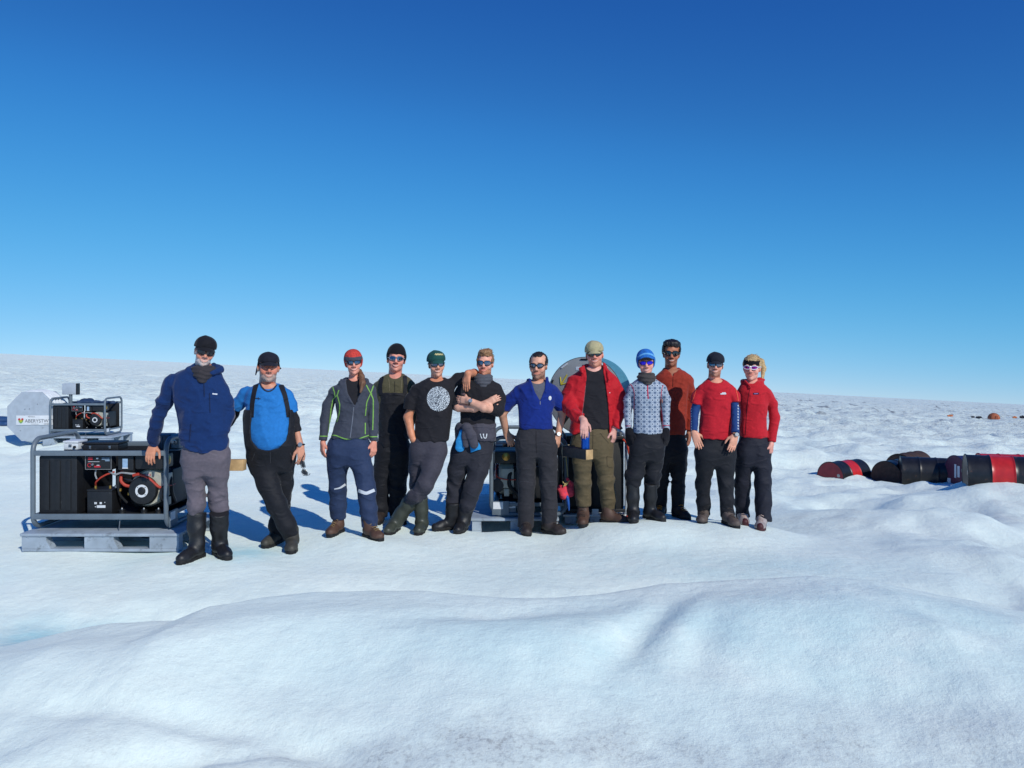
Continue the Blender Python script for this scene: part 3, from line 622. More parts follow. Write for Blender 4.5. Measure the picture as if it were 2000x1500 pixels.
class Person:
    def __init__(s, idx, label, ground=0):
        s.i = idx; s.Y = FEET[idx][0]; s.s = s.Y/F; s.foot = FOOT[idx]; s.z0 = s.foot[0][2]
        s.base = V3(np.mean([f[0] for f in s.foot]), np.mean([f[1] for f in s.foot]), s.z0)
        s.o = thing('person', label, 'person', s.base); s.bv = {}; s.torso = None; s.arms = []
    def p(s, px, py, dy=0.): return P(px, py, s.Y+dy)
    def r(s, px): return px*s.s
    def add(s, name, V, Fc, m, col=None, par=None, sm=True):
        o = mesh_obj(name, V, Fc, m, par or s.o, sm, s.base, col); s.bv[o.name] = (V, Fc); return o
    def surf(s, *objs):
        L = [bvh_of(*s.bv[o.name]) for o in objs]; c = Vector((0, 0, HC))
        def f(px, py):
            d = Vector(P(px, py, 1.)-V3(0, 0, HC)).normalized(); best = None
            for b in L:
                h = b.ray_cast(c, d)
                if h[0] is not None and (best is None or h[3] < best[2]): best = (np.array(h[0]), np.array(h[1]), h[3])
            return best
        return f
    def ribbon(s, name, pts, wpx, m, sf, par=None, off=.004, n=None, across=3):
        """a strip lying on the surface along a line of photo pixels"""
        pts = np.array(pts, float); seg = np.hypot(*(pts[1:]-pts[:-1]).T); t = np.concatenate(([0], np.cumsum(seg))); n = n or max(4, int(t[-1]/2.5))
        tt = np.linspace(0, t[-1], n); c = np.stack((np.interp(tt, t, pts[:, 0]), np.interp(tt, t, pts[:, 1])), 1)
        if len(pts) > 2 and n > 8:
            kz = np.ones(3)/3
            for a in range(2): c[1:-1, a] = np.convolve(c[:, a], kz, 'valid')
        tg = np.gradient(c, axis=0); tg /= np.maximum(1e-6, np.hypot(*tg.T))[:, None]; nm = np.stack((-tg[:, 1], tg[:, 0]), 1)
        G = []; last = None
        for i in range(n):
            w = wpx[0]+(wpx[1]-wpx[0])*i/(n-1) if hasattr(wpx, '__len__') else wpx
            row = []
            for j in range(across):
                q = c[i]+nm[i]*w*(j/(across-1)-.5); h = sf(*q)
                if h is None: row.append(None); continue
                row.append(h[0]+unit(h[1])*off); last = h[0]
            good = [x for x in row if x is not None]
            if not good: continue
            row = [x if x is not None else good[0] for x in row]; G.append(row)
        if len(G) < 2: return None
        n = len(G); A = np.array(G); mb = MB(); top = A.reshape(-1, 3); dn = top+np.array((0, .006, 0))
        f = [(i*across+j, i*across+j+1, (i+1)*across+j+1, (i+1)*across+j) for i in range(n-1) for j in range(across-1)]
        N_ = len(top); edge = [j for j in range(across)]+[i*across+across-1 for i in range(1, n)]+[(n-1)*across+j for j in range(across-2, -1, -1)]+[i*across for i in range(n-2, 0, -1)]
        mb.add(np.concatenate((top, dn)), f+[tuple(a+N_ for a in q[::-1]) for q in f]+[(edge[a], edge[(a+1) % len(edge)], edge[(a+1) % len(edge)]+N_, edge[a]+N_) for a in range(len(edge))])
        return mb.build(name, m, par or s.o, off=s.base)
    def disc(s, name, cx, cy, rx, ry, m, sf, par=None, off=.004, shape=None):
        vs_ = []; nr, na = 7, 36
        h0 = sf(cx, cy)
        for i in range(nr+1):
            for k in range(na):
                a = 2*math.pi*k/na; q = i/nr*(shape(a) if shape else 1); h = sf(cx+rx*q*math.cos(a), cy+ry*q*math.sin(a)) or h0; vs_.append(h[0]+unit(h[1])*off)
        f = [(i*na+k, i*na+(k+1) % na, (i+1)*na+(k+1) % na, (i+1)*na+k) for i in range(nr) for k in range(na)]
        return mesh_obj(name, vs_, [q[::-1] for q in f], m, par or s.o, True, s.base)
    def head(s, eye, chin, yaw=0, roll=0, nod=0, **q):
        """eye = (px, py) between the eyes, chin = row of the chin"""
        sc = float(np.clip((chin-eye[1])*s.s/.118, .93, 1.16))*q.get('hs', 1.); yaw += math.degrees(math.atan((CX-eye[0])/F)); M = rot(yaw, roll, nod)
        E = P(eye[0], eye[1], s.Y+q.get('dy', -.10)); C = E-M@np.array((0, -.09, .006))*sc; s.hM, s.hC, s.hS = M, C, sc; s.hq = q
        T = lambda V: C+(V*sc)@M.T
        V, Fc, c = head_mesh(q); s._head = (T(V), Fc, c)
        roots = []
        for (name, V, Fc, m, par) in cap_vols(q): roots.append(s.add(name, T(V), Fc, m, par=roots[par] if par is not None else None))
        hro = [r_ for r_ in roots if r_.name.startswith('hair')]
        if hro:
            V, Fc = s.bv[hro[0].name]; rs = np.random.RandomState(s.i); loc = ((V-C)@M)/sc; ok = np.nonzero((loc[:, 2] > .035) | (loc[:, 1] > .03))[0]; mb = MB(); nn = q.get('strands', 420)
            for vi in rs.choice(ok, min(nn, len(ok)), False):
                l0 = loc[vi]; nr = unit(l0-np.array((0, .016, .03))); fl = unit(np.array(q.get('flow', (0., .6, .1)))+rs.normal(0, .35, 3)); fl = unit(fl-nr*fl.dot(nr)*.8); ln = q.get('slen', .02)*rs.uniform(.5, 1.3); a_ = l0-nr*.004; b_2 = a_+fl*ln*.5+nr*ln*.28; c_ = b_2+fl*ln*.5+nr*ln*.08*rs.normal()
                mb.tube([C+M@(a_*sc), C+M@(b_2*sc), C+M@(c_*sc)], [.0022, .0017, .0006], 3)
            so_ = mb.build('hair_strands', q['hairm'], hro[0], off=s.base, smooth=False); so_['kind'] = 'stuff'
        if q.get('glasses'):
            g = q['glasses']; rr = []
            for (name, mb, m, par) in glasses(g):
                mb.v = [tuple(x) for x in T(np.array(mb.v))]; rr.append(mb.build('sunglasses' if par is None else 'lens', m, s.o if par is None else rr[0], off=s.base))
        return s
    def top(s, name, secs, arms, m, depth=.125, h=.0078, wr=.006, neck=None, yaw=0., n=2.3, extra=None, k=.022, cut=None, sub=True):
        """secs: (row, left px, right px[, depth m, dy]); arms: lists of (px, py, r px, dy)"""
        S = []
        for q in secs:
            c = s.p((q[1]+q[2])/2, q[0], q[4] if len(q) > 4 else 0); S.append((c[2], c[0], c[1], s.r(q[2]-q[1])/2, q[3] if len(q) > 3 and q[3] else depth))
        s.secs = S
        A = [[(s.p(a[0], a[1], a[3] if len(a) > 3 else 0), s.r(a[2])) for a in arm] for arm in arms]
        allp = np.array([p_ for arm in A for p_, _ in arm]+[np.array((q[1]+d*q[3], q[2]+e*q[4], q[0])) for q in S for d in (-1, 1) for e in (-1, 1)])
        v = Vol(allp.min(0)-.16, allp.max(0)+.16, h); v.loft(S, .02, n, yaw=yaw)
        for arm in A:
            t = v.twin(); e, w = arm[-1][0], arm[-2][0]; zt, cx_, cy_ = S[0][:3] if S[0][0] > S[-1][0] else S[-1][:3]
            a0 = arm[0][0].copy(); r0 = arm[0][1]*.86; sx = np.sign(cx_-a0[0]); a0[0] += sx*.014; a0[2] -= r0*.42; arm = [(a0, r0)]+[(q_, r_*.93) for q_, r_ in arm[1:]]
            t.chain([a for a, _ in arm], [r_ for _, r_ in arm], .02); t.halfspace_local(e, e-w, arm[-1][1]*1.5)
            if sub: v.cone(V3(cx_-sx*.04, cy_+.01, zt-.04), .045, a0+V3(sx*.02, 0, r0*.1), r0*.85, .035); v.cone(a0, r0*.93, a0+(arm[1][0]-a0)*.35, r0*.93, .035)
            v.merge(t, k)
        if extra: extra(v)
        v.D += .005
        v.wrinkle(wr*1.35, s.i*1.7+.3, 7.5, 11.)
        if neck: neck(v)
        if cut: cut(v)
        V, Fc = v.mesh(1); return s.add(name, V, Fc, m)
    def trousers(s, name, waist, legs, m, h=.009, wr=.008, depth=.12, extra=None, hipk=.075, legk=.008, rough=None):
        """waist: (row, left, right) rows of the hip block; legs: lists of (px, py, r px, dy) ending at the hem"""
        S = []
        for q in waist:
            c = s.p((q[1]+q[2])/2, q[0], q[4] if len(q) > 4 else 0); S.append((c[2], c[0], c[1], s.r(q[2]-q[1])/2, q[3] if len(q) > 3 and q[3] else depth))
        S[0] = S[0][:3]+(S[0][3]-.012, S[0][4]*.86); b_ = S[-1]; S.append((b_[0]-.11, b_[1], b_[2], b_[3]*.78, b_[4]*.72))
        A = []
        for i, leg in enumerate(legs):
            y0, y1 = leg[0][1], leg[-1][1]; Ya = s.foot[i][1]+.015; arm = []
            for a in leg:
                t = (a[1]-y0)/(y1-y0); Yl = s.Y*(1-t)+Ya*t+(a[3] if len(a) > 3 else 0); arm.append((P(a[0], a[1], Yl), a[2]*s.s))
            A.append(arm)
        s.legs = A
        allp = np.array([p_ for arm in A for p_, _ in arm]+[np.array((q[1]+d*q[3], q[2], q[0])) for q in S for d in (-1, 1)])
        v = Vol(allp.min(0)-.2, allp.max(0)+.2, h)
        for arm in A:
            t = v.twin(); t.chain([a for a, _ in arm], [r_ for _, r_ in arm], .03); e, w = arm[-1][0], arm[-2][0]; t.halfspace_local(e, e-w, arm[-1][1]*1.9); v.merge(t, legk)
        w_ = v.twin(); w_.loft(S, .02, 2.3); v.merge(w_, hipk)
        if extra: extra(v)
        v.D += .004
        kn = [a[len(a)//2][0][2] for a in A]; hem = [a[-1][0][2] for a in A]
        ex = lambda x, y, z: .55+.9*np.exp(-((z-min(kn))/.12)**2)+.9*np.exp(-((z-min(hem)-.05)/.08)**2)
        v.wrinkle(wr*.95, s.i*2.9+1.1, 6.5, 14., ex)
        V, Fc = v.mesh(1); return s.add(name, V, Fc, m)
    def boot(s, i, m, sole, shaft=None, rs=(.060, .052), size=1., lace=None, name='boot', toecap=None, lift=0.):
        """shaft: list of (px, py, r px) from the top down, or None for an ankle boot"""
        x, y, z, yaw = s.foot[i]; d = V3(math.sin(yaw), -math.cos(yaw), 0); c = V3(x, y, z); up = V3(0, 0, 1); sd = np.cross(d, up)
        v = Vol(c-(.3, .3, .02), c+(.3, .3, .6 if shaft else .3), .006); a = size
        ank = c+up*.10
        v.cone(c-d*.035*a+up*.060, .043*a, c+d*.02*a+up*.075, .050*a, .03); v.cone(c+d*.02*a+up*.070, .048*a, c+d*.12*a+up*.048, .044*a, .03)
        v.cone(c+d*.12*a+up*.048, .043*a, c+d*.185*a+up*.042, .036*a, .03); v.ell(c+d*.15*a+sd*.006+up*.04, (.055, .055, .034), .02)
        if shaft:
            y0, y1 = shaft[0][1], shaft[-1][1]; top = s.legs[i]; pr = []
            for q in shaft: Yl = np.interp(q[1], [y0, y1], [min(s.Y+.02, y+.05), y]); pr.append((P(q[0], q[1], Yl), q[2]*s.s))
            pts = [p_ for p_, _ in pr]+[c+up*.07]; rr = [r_ for _, r_ in pr]+[.048*a]
            lo = np.minimum(np.min(pts, 0), c-.3)-.1; hi = np.maximum(np.max(pts, 0), c+.3)+.1; lo[2] = z-.03
            t = Vol(lo, hi, .006); t.D[:] = .5; old = v
            t.cone(c-d*.035*a+up*.060, .043*a, c+d*.02*a+up*.075, .050*a, .03); t.cone(c+d*.02*a+up*.070, .048*a, c+d*.12*a+up*.048, .044*a, .03)
            t.cone(c+d*.12*a+up*.048, .043*a, c+d*.185*a+up*.042, .036*a, .03); t.ell(c+d*.15*a+up*.04, (.055, .055, .034), .02)
            t.chain(pts, rr, .03); t.halfspace_local(pts[0], pts[0]-pts[1], rr[0]*1.35); v = t; v.wrinkle(.003, i+s.i, 9, 18)
        else:
            v.cone(c+up*.08, .05*a, c+up*.165-d*.012, .052*a, .03); v.wrinkle(.002, i+s.i, 14, 20)
        v.halfspace(c+up*.022, -up, .003)
        V, Fc = v.mesh(1); o = s.add(name, V, Fc, m)
        q = Vol(c-(.3, .3, .05), c+(.3, .3, .08), .005)
        for (t0, r0, t1, r1) in ((-.045, .043, .05, .041), (.05, .041, .12, .049), (.12, .049, .178, .042)): q.cone(c+d*t0*a+up*.018, r0*a, c+d*t1*a+up*.018, r1*a, .015, flat=(up, .35))
        q.halfspace(c+up*.032, up, .003); q.halfspace(c-up*.004, -up, .003)
        u0 = d
        q.band(lambda x, y_, z_: np.where((z_ < z+.012) & (np.sin(((x-c[0])*d[0]+(y_-c[1])*d[1])*210) > .2), .005, 0), .02)
        V, Fc = q.mesh(0); s.add('sole', V, Fc, sole, par=o)
        if lace is not None:
            mb = MB()
            for j in range(5):
                t = .03+.022*j if j > 1 else .03; h = (.155, .125, .105, .092, .082)[j]; w = .024
                q0 = c+d*(t+.033-(.0 if j > 1 else .012*(1-j)))*a+up*(h*a+.012)
                mb.tube([q0-sd*w+d*.004-up*.006, q0+up*.004, q0+sd*w-d*.012-up*.006], .0034, 5)
            mb.build('laces', lace, o, off=s.base)
        if toecap is not None:
            t = Vol(c-(.3, .3, .02), c+(.3, .3, .15), .006); t.cone(c+d*.15*a+up*.044, .043*a, c+d*.187*a+up*.042, .039*a, .03); t.halfspace(c+up*.024, -up, .003); V, Fc = t.mesh(1); s.add('toe_cap', V, Fc, toecap, par=o)
        return o
    def body(s, arms, hands, skin=None, shrink=.018, yaw=0., bare={}):
        """one continuous skin: head and neck, torso, arms and hands"""
        hv, hf, hc = s._head
        S = [(q[0], q[1], q[2], max(.03, q[3]-shrink-.012), max(.03, q[4]-shrink-.006)) for q in s.secs]
        S = sorted(S)[1:]; zt = max(q[0] for q in S)
        A = [[(s.p(a[0], a[1], a[3] if len(a) > 3 else 0), s.r(a[2])) for a in arm] for arm in arms]
        allp = np.array([p_ for arm in A for p_, _ in arm]+[np.array((q[1]+d*q[3], q[2]+e*q[4], q[0])) for q in S for d in (-1, 1) for e in (-1, 1)])
        v = Vol(allp.min(0)-.24, allp.max(0)+.20, .0068); v.loft(S, .03, 2.3, yaw=yaw, grow=-.004)
        nb = s.hC+s.hM@np.array((0, .03, -.13))*s.hS; v.cone(nb, .052*s.hS, V3(nb[0], nb[1]+.02, zt-.03), .06, .03)
        for ai, (arm, hd) in enumerate(zip(A, hands)):
            nb_ = bare.get(ai, len(arm)-1); arm = [(q_, r_*(.68 if k_ < nb_ else (.95 if k_ < len(arm)-1 or ai in bare else .8))) for k_, (q_, r_) in enumerate(arm)]
            a0 = arm[0][0].copy(); a0[2] -= arm[0][1]*.75; a0[0] += np.sign(S[0][1]-a0[0])*.03; arm = [(a0, arm[0][1]*.85)]+list(arm[1:])
            v.chain([a for a, _ in arm], [r_ for _, r_ in arm], .015)
            if hd: hand_into(v, arm[-1][0], hd['d'], hd['n'], hd['t'], hd.get('curl', .35), hd.get('L', 1.), spread=hd.get('spread', 1.))
        V, Fc = v.mesh(1); sk = np.array(lin(s.hq.get('handskin', s.hq['skin'])))*1.1; c = np.tile(sk, (len(V), 1)); tn = np.clip(.9+.16*NZ(V[:, 0]*30, V[:, 1]*30, V[:, 2]*30), .7, 1.1); c = c*tn[:, None]
        allV = np.concatenate((V, hv)); allF = np.concatenate((Fc, hf+len(V))); allC = np.concatenate((c, hc))
        return s.add('body', allV, allF, SKIN, col=allC)
def _hl(s, p, n, r):
    """flat cut across the end of a limb, acting only near it"""
    p = np.asarray(p, float); n = unit(n)
    sl_, X, Y, Z = s.sub(p-r*1.6, p+r*1.6); x = X-p[0]; y = Y-p[1]; z = Z-p[2]
    d = x*n[0]+y*n[1]+z*n[2]; rad = np.sqrt(np.maximum(x*x+y*y+z*z-d*d, 0)); c = s.D[sl_]
    cut = np.maximum(-d, rad-r*1.15)        # inside the removed cylinder: negative
    s.D[sl_] = np.maximum(c, -cut)
Vol.halfspace_local = _hl
def neck_hole(pr, c, r, depth=.05):
    return lambda v: v.ell(c, r, .012, 'd')
def collar_ring(v, c, rx, ry, rt, tilt=.3, k=.012, n=16, dz=0.):
    pts = [np.asarray(c)+np.array((rx*math.cos(a), ry*math.sin(a), tilt*ry*math.sin(a))) for a in np.linspace(0, 2*math.pi, n+1)]
    v.chain(pts, [rt]*(n+1), k)
# ------------------------------------------------------------------ the twelve people
def poly_sdf(X, Z, poly):
    d = np.full(np.broadcast(X, Z).shape, 1e9); s = np.ones_like(d); n = len(poly)
    for i in range(n):
        a = poly[i]; b = poly[i-1]; ex, ez = b[0]-a[0], b[1]-a[1]; wx, wz = X-a[0], Z-a[1]
        t = np.clip((wx*ex+wz*ez)/(ex*ex+ez*ez+1e-12), 0, 1); d = np.minimum(d, (wx-t*ex)**2+(wz-t*ez)**2)
        c1 = Z >= a[1]; c2 = Z < b[1]; c3 = ex*wz > ez*wx
        s = np.where((c1 & c2 & c3) | (~c1 & ~c2 & ~c3), -s, s)
    return s*np.sqrt(d)
def cut_front(pr, poly, dyf=-.12, ymax=0., k=.006):
    Yf = pr.Y+dyf; pw = [(P(a, b, Yf)[0], P(a, b, Yf)[2]) for a, b in poly]
    def f(v):
        xs = [q[0] for q in pw]; zs = [q[1] for q in pw]
        v.put(lambda X, Y, Z: np.maximum(poly_sdf(X[:, 0, :], Z[0, :, :], pw)[:, None, :] if False else poly_sdf(X, Z, pw), Y-(pr.Y+ymax)), (min(xs), pr.Y-.4, min(zs)), (max(xs), pr.Y+ymax, max(zs)), k, 'd')
    return f
def gaiter(pr, rows, m, seed=1, wr=.006, name='neck_gaiter', dy=-.02):
    S = []
    for (py, a, b, dep) in rows:
        c = pr.p((a+b)/2, py, dy); S.append((c[2], c[0], c[1], pr.r(b-a)/2, dep))
    A = np.array(S); v = Vol((A[:, 1].min()-.2, A[:, 2].min()-.2, A[:, 0].min()-.06), (A[:, 1].max()+.2, A[:, 2].max()+.2, A[:, 0].max()+.06), .0065)
    v.loft(S, .01, 2.1)
    v.band(lambda x, y, z: -wr*np.sin(z*190+4*NZ(x*9+seed, y*9, z*7)+x*20*np.sign(seed-1.5))*.6, .03)
    V, Fc = v.mesh(1); return pr.add(name, V, Fc, m)
def vol_px(pr, a, b, mg, h):
    A, B = pr.p(*a), pr.p(*b); return Vol(np.minimum(A, B)-mg, np.maximum(A, B)+mg, h)
def watch(pr, px, py, dy, axis, r, m=None):
    c = pr.p(px, py, dy); a = unit(axis); u = unit(np.cross(a, (0, 1, .2))); w = np.cross(a, u); mb = MB()
    mb.tube([c+r*(math.cos(t)*u+math.sin(t)*w) for t in np.linspace(0, 2*math.pi, 17)[:-1]], .007, 6, closed=True); o = mb.build('watch_strap', M_BLK, pr.o, off=pr.base)
    f = unit(V3(.15, -1, .25)-a*np.dot(a, V3(.15, -1, .25))); q = MB(); t2 = np.cross(a, f); pts = []
    for dd in (r+.002, r+.012): pts.append([c+f*dd+.019*(math.cos(t)*a+math.sin(t)*t2) for t in np.linspace(0, 2*math.pi, 15)[:-1]])
    n = 14; q.add(pts[0]+pts[1], [(i, (i+1) % n, (i+1) % n+n, i+n) for i in range(n)]+[tuple(range(n, 2*n))]); q.build('watch_face', M_STEEL, o, off=pr.base)
def grow_secs(secs, dpx, dd): return [(q[0], q[1]-dpx, q[2]+dpx)+((q[3]+dd if q[3] else q[3],)+tuple(q[4:]) if len(q) > 3 else ()) for q in secs]
M_BLK = mat('matte_black_plastic', (26, 26, 30), .45); M_STEEL = mat('brushed_steel', (150, 152, 155), .35, metal=.85)
BLK = cloth('black_cloth', (34, 33, 38)); BLK2 = cloth('black_shell_cloth', (30, 31, 37), .7); KNIT = cloth('black_knit', (22, 22, 28), .95, bump=.6, bscale=90)
LENS_D = mat('dark_lens', (14, 13, 15), .06, spec=.8, var=0, coat=.5); LENS_M = mat('mirror_lens', (105, 120, 140), .07, metal=.9, var=0); LENS_B = mat('blue_mirror_lens', (70, 50, 225), .08, metal=.85, var=0); LENS_P = mat('purple_mirror_lens', (150, 35, 140), .1, metal=.8, var=0)
FR_B = mat('black_frame', (16, 16, 18), .25, var=0); FR_W = mat('white_frame', (225, 222, 228), .3, var=0); FR_G = mat('grey_frame', (150, 152, 160), .3, metal=.4, var=0)
RUB = mat('black_rubber', (30, 30, 33), .5, bump=.2, bscale=60); RUBG = mat('green_rubber', (62, 66, 58), .45, bump=.15, bscale=60); SOLE = mat('dark_sole', (24, 23, 24), .7, bump=.3)
LEA = mat('brown_leather', (86, 62, 50), .6, bump=.5, bscale=90, var=.2); LEAD = mat('dark_leather', (52, 44, 42), .6, bump=.5, bscale=90, var=.2); LACE = cloth('lace', (150, 125, 85)); LACEW = cloth('pale_lace', (220, 190, 175)); LACED = cloth('dark_lace', (70, 60, 55))
DN = V3(0, 0, -1)
HL = dict(n=(-.75, -.6, 0), t=-1); HR = dict(n=(.75, -.6, 0), t=1)          # relaxed hands, image left and right
def H_(base, d, **k): return dict(base, d=V3(*d), **k)

# 1 ---- tall man in the navy fleece, hand on the generator frame
p = Person(1, 'tall man in navy fleece, grey trousers and black rubber boots leaning on the generator')
CAPK = cloth('black_cap_cloth', (26, 26, 32))
p.head((402, 688), 718, hs=.93, yaw=6, roll=11, nod=2, skin=(210, 146, 120), handskin=(205, 140, 110), hair=(150, 145, 140), beard=((205, 200, 196), .007, .95), hat='cap', hatm=CAPK, band=.040, brim=.052, droop=.42, smile=1.1, w=.97,
       glasses=dict(lens=LENS_D, frame=FR_B, lh=.020, sq=3.2, gz=.004))
sec = [(708, 388, 416, .07, .0), (718, 368, 424, .095, .01), (731, 340, 434, .115, .015), (755, 338, 440, .128), (790, 342, 442, .132), (830, 349, 446, .138), (868, 355, 446, .14), (895, 358, 445, .138)]
FL = cloth('navy_fleece', (22, 50, 98), .95, .2, .55, 120, .08)
top = p.top('fleece_jacket', sec, [[(334, 742, 19, .02), (318, 788, 17, .06), (304, 828, 15, .12), (299, 866, 12.5, .27)], [(427, 744, 18, .0), (441, 785, 15.5, .03), (446, 812, 14.5, .05), (436, 842, 12.5, .0)]], FL, wr=.0095,
            extra=lambda v: collar_ring(v, p.p(400, 722, .0), p.r(31), .092, .024, .35), neck=lambda v: v.ell(p.p(399, 708, -.07), (p.r(24), .10, .085), .012, 'd'), cut=cut_front(p, [(330, 868), (356, 873), (372, 881), (395, 886), (425, 885), (446, 874), (470, 860), (470, 930), (330, 930)], ymax=.4))
GR = cloth('charcoal_scarf', (58, 54, 58))
gaiter(p, [(714, 378, 418, .083), (722, 374, 421, .098), (732, 378, 420, .106), (741, 387, 414, .105), (748, 394, 409, .095)], GR, 2, .007, dy=-.035)
p.trousers('trousers', [(858, 362, 440), (880, 357, 446, .125), (900, 356, 446, .125)], [[(379, 890, 22), (381, 928, 21), (383, 962, 17.5), (384, 985, 17.5, -.01), (384, 1006, 15)], [(424, 890, 21.5), (425, 928, 21), (425, 965, 18.5), (427, 988, 18.5, -.01), (428, 1006, 16)]], cloth('grey_trousers', (104, 96, 104)), wr=.009)
for i in (0, 1): p.boot(i, RUB, SOLE, [(384 if i == 0 else 428, 1001, 18.5), (384 if i == 0 else 428, 1030, 16.5), (385 if i == 0 else 429, 1062, 13.8)], size=1.08, name='rubber_boot')
p.body([[(330, 742, 13, .02), (304, 828, 10, .12), (299, 868, 8, .27)], [(427, 744, 12, 0), (446, 812, 10, .05), (436, 842, 9, 0)]], [H_(HL, (.0, -.5, -.75), n=(0, -.75, .55), curl=.5, L=1.08, t=-1), None])
sf = p.surf(top)
p.ribbon('chest_zip', [(409, 768), (410, 806)], 1.6, cloth('dark_navy_trim', (16, 34, 70)), sf, top); p.ribbon('pocket_zip', [(373, 828), (370, 862)], 2., cloth('dark_navy_trim', None), sf, top); p.ribbon('placket', [(398, 745), (399, 775)], 1.5, cloth('dark_navy_trim', None), sf, top)
p.ribbon('chest_label', [(415, 769), (424, 770)], 2.4, cloth('white_label', (225, 228, 235)), sf, top)

# 2 ---- stout man in the blue t-shirt and braces
p = Person(2, 'bearded man in bright blue t-shirt and black braced salopettes holding sunglasses')
p.head((526, 717), 747, hs=.93, yaw=4, roll=3, nod=0, skin=(198, 128, 104), handskin=(214, 150, 122), hair=(120, 115, 110), beard=((176, 166, 156), .006, .9), hat='flapcap', hatm=cloth('black_flap_cap', (28, 30, 42)), w=1.1, nw=1.2, smile=1.2)
sec = [(748, 506, 545, .085), (756, 489, 556, .105, .01), (768, 477, 569, .125), (795, 479, 571, .14, -.01), (825, 482, 573, .165, -.03), (850, 484, 573, .175, -.045), (868, 489, 570, .165, -.045), (878, 500, 555, .14, -.045)]
BL = cloth('bright_blue_shirt', (38, 118, 190), .85, .1, .25)
tee = p.top('t_shirt', sec, [[(478, 763, 17, .02), (466, 788, 15.5, .05), (462, 798, 15, .06)], [(561, 768, 15, .0), (567, 790, 14, .0), (571, 806, 13.5, .0)]], BL, wr=.007, neck=lambda v: v.ell(p.p(524, 744, -.06), (p.r(16.5), .085, .075), .01, 'd'))
p.top('undershirt_sleeves', [(790, 495, 555, .08), (820, 495, 555, .08)], [[(470, 770, 12, .03), (457, 808, 12, .10), (446, 828, 11, .2)], [(562, 770, 10.5, 0), (575, 822, 11.5, .0), (581, 845, 11, -.02)]], BLK, wr=.005, sub=False)
p.secs = [(p.p(0, q[0])[2], p.p((q[1]+q[2])/2, 0)[0], p.Y+(q[4] if len(q) > 4 else 0), p.r(q[2]-q[1])/2, q[3]) for q in sec]
tr = p.trousers('salopettes', [(798, 475, 580, .20, -.0), (812, 475, 580, .175, -.0), (840, 477, 580, .196, -.02), (870, 480, 580, .186, -.03), (895, 485, 577, .15)], [[(551, 900, 23, .03), (552, 945, 21, .05), (548, 985, 19, .05), (542, 1025, 17.5), (541, 1052, 16)], [(508, 900, 23.5), (524, 945, 22, -.05), (540, 985, 20, -.08), (560, 1025, 18, -.05), (570, 1052, 16.5)]],
                BLK2, wr=.005, extra=cut_front(p, [(494, 770), (494, 840), (496, 858), (508, 873), (528, 878), (548, 873), (560, 858), (563, 840), (561, 770)], ymax=-.0, k=.012))
for i in (0, 1): p.boot(i, mat('grey_green_boot', (66, 64, 58), .6, bump=.3, bscale=80), SOLE, size=1.05, toecap=None)
p.body([[(474, 768, 11, .02), (457, 808, 9.5, .10), (446, 830, 9, .2)], [(562, 770, 10, 0), (575, 824, 9, 0), (587, 872, 7, -.06)]], [None, H_(HR, (.1, -.1, -.9), curl=.55, L=1.02)], bare={1: 2})
sf = p.surf(tee)
for L in ([(503, 744), (497, 765), (493, 790), (492, 815)], [(548, 752), (556, 772), (561, 795), (563, 815)]): p.ribbon('brace', L, (9, 8), BLK2, sf, None, .006)
p.ribbon('collar_trim', [(507, 748), (511, 757), (519, 764), (527, 765), (535, 760), (540, 752)], 2.6, cloth('dark_collar', (40, 48, 66)), sf, tee, .004)
p.ribbon('chest_mark', [(499, 778), (509, 779)], 1.3, cloth('dark_collar', None), sf, tee); p.ribbon('chest_mark', [(505, 776), (505, 781)], 1., cloth('dark_collar', None), sf, tee)
watch(p, 587, 869, -.06, (.15, -.2, -1), .033)
P2 = p
st = p.surf(tr)
for L in ([(498, 884), (492, 900)], [(566, 884), (573, 900)], [(528, 880), (528, 905)]): p.ribbon('pocket_seam', L, .9, cloth('faded_black_seam', (62, 62, 68)), st, tr, .002)

# 3 ---- woman in the grey hooded jacket with lime piping
p = Person(3, 'smiling woman in grey hooded jacket with lime piping, red knit hat and navy trousers')
REDK = mat('red_patterned_knit', (196, 62, 52), .95, bump=.6, bscale=100, var=.35, vscale=70); GRK = cloth('grey_knit', (72, 74, 84), .95, bump=.5, bscale=90); HBR = mat('brown_hair', (112, 78, 56), .6, bump=.6, bscale=120, var=.3, vscale=60)
p.head((691, 708), 731, yaw=2, roll=-3, skin=(222, 152, 130), handskin=(226, 150, 126), hair=(110, 78, 56), hat='beanie', hatm=REDK, cuff=GRK, band=.036, ear=-.04, smile=1.3, w=.95, nw=.86, hs=1.0, tall=.002,
       glasses=dict(lens=LENS_M, frame=FR_B, lh=.0165, wrap=1.15))
sec = [(738, 678, 706, .06), (746, 664, 720, .085), (757, 652, 731, .10), (785, 653, 722, .115), (815, 657, 716, .105), (840, 650, 721, .115), (857, 643, 722, .122)]
GJ = cloth('grey_softshell', (64, 68, 80), .8, .2, .3, 160)
cutp = [(671, 735), (711, 733), (704, 762), (692, 793), (678, 768)]
p.top('undershirt', grow_secs(sec, -3, -.012)[:5], [], BLK, wr=.002, neck=lambda v: v.ell(p.p(691, 733, -.05), (p.r(12.5), .075, .055), .008, 'd'))
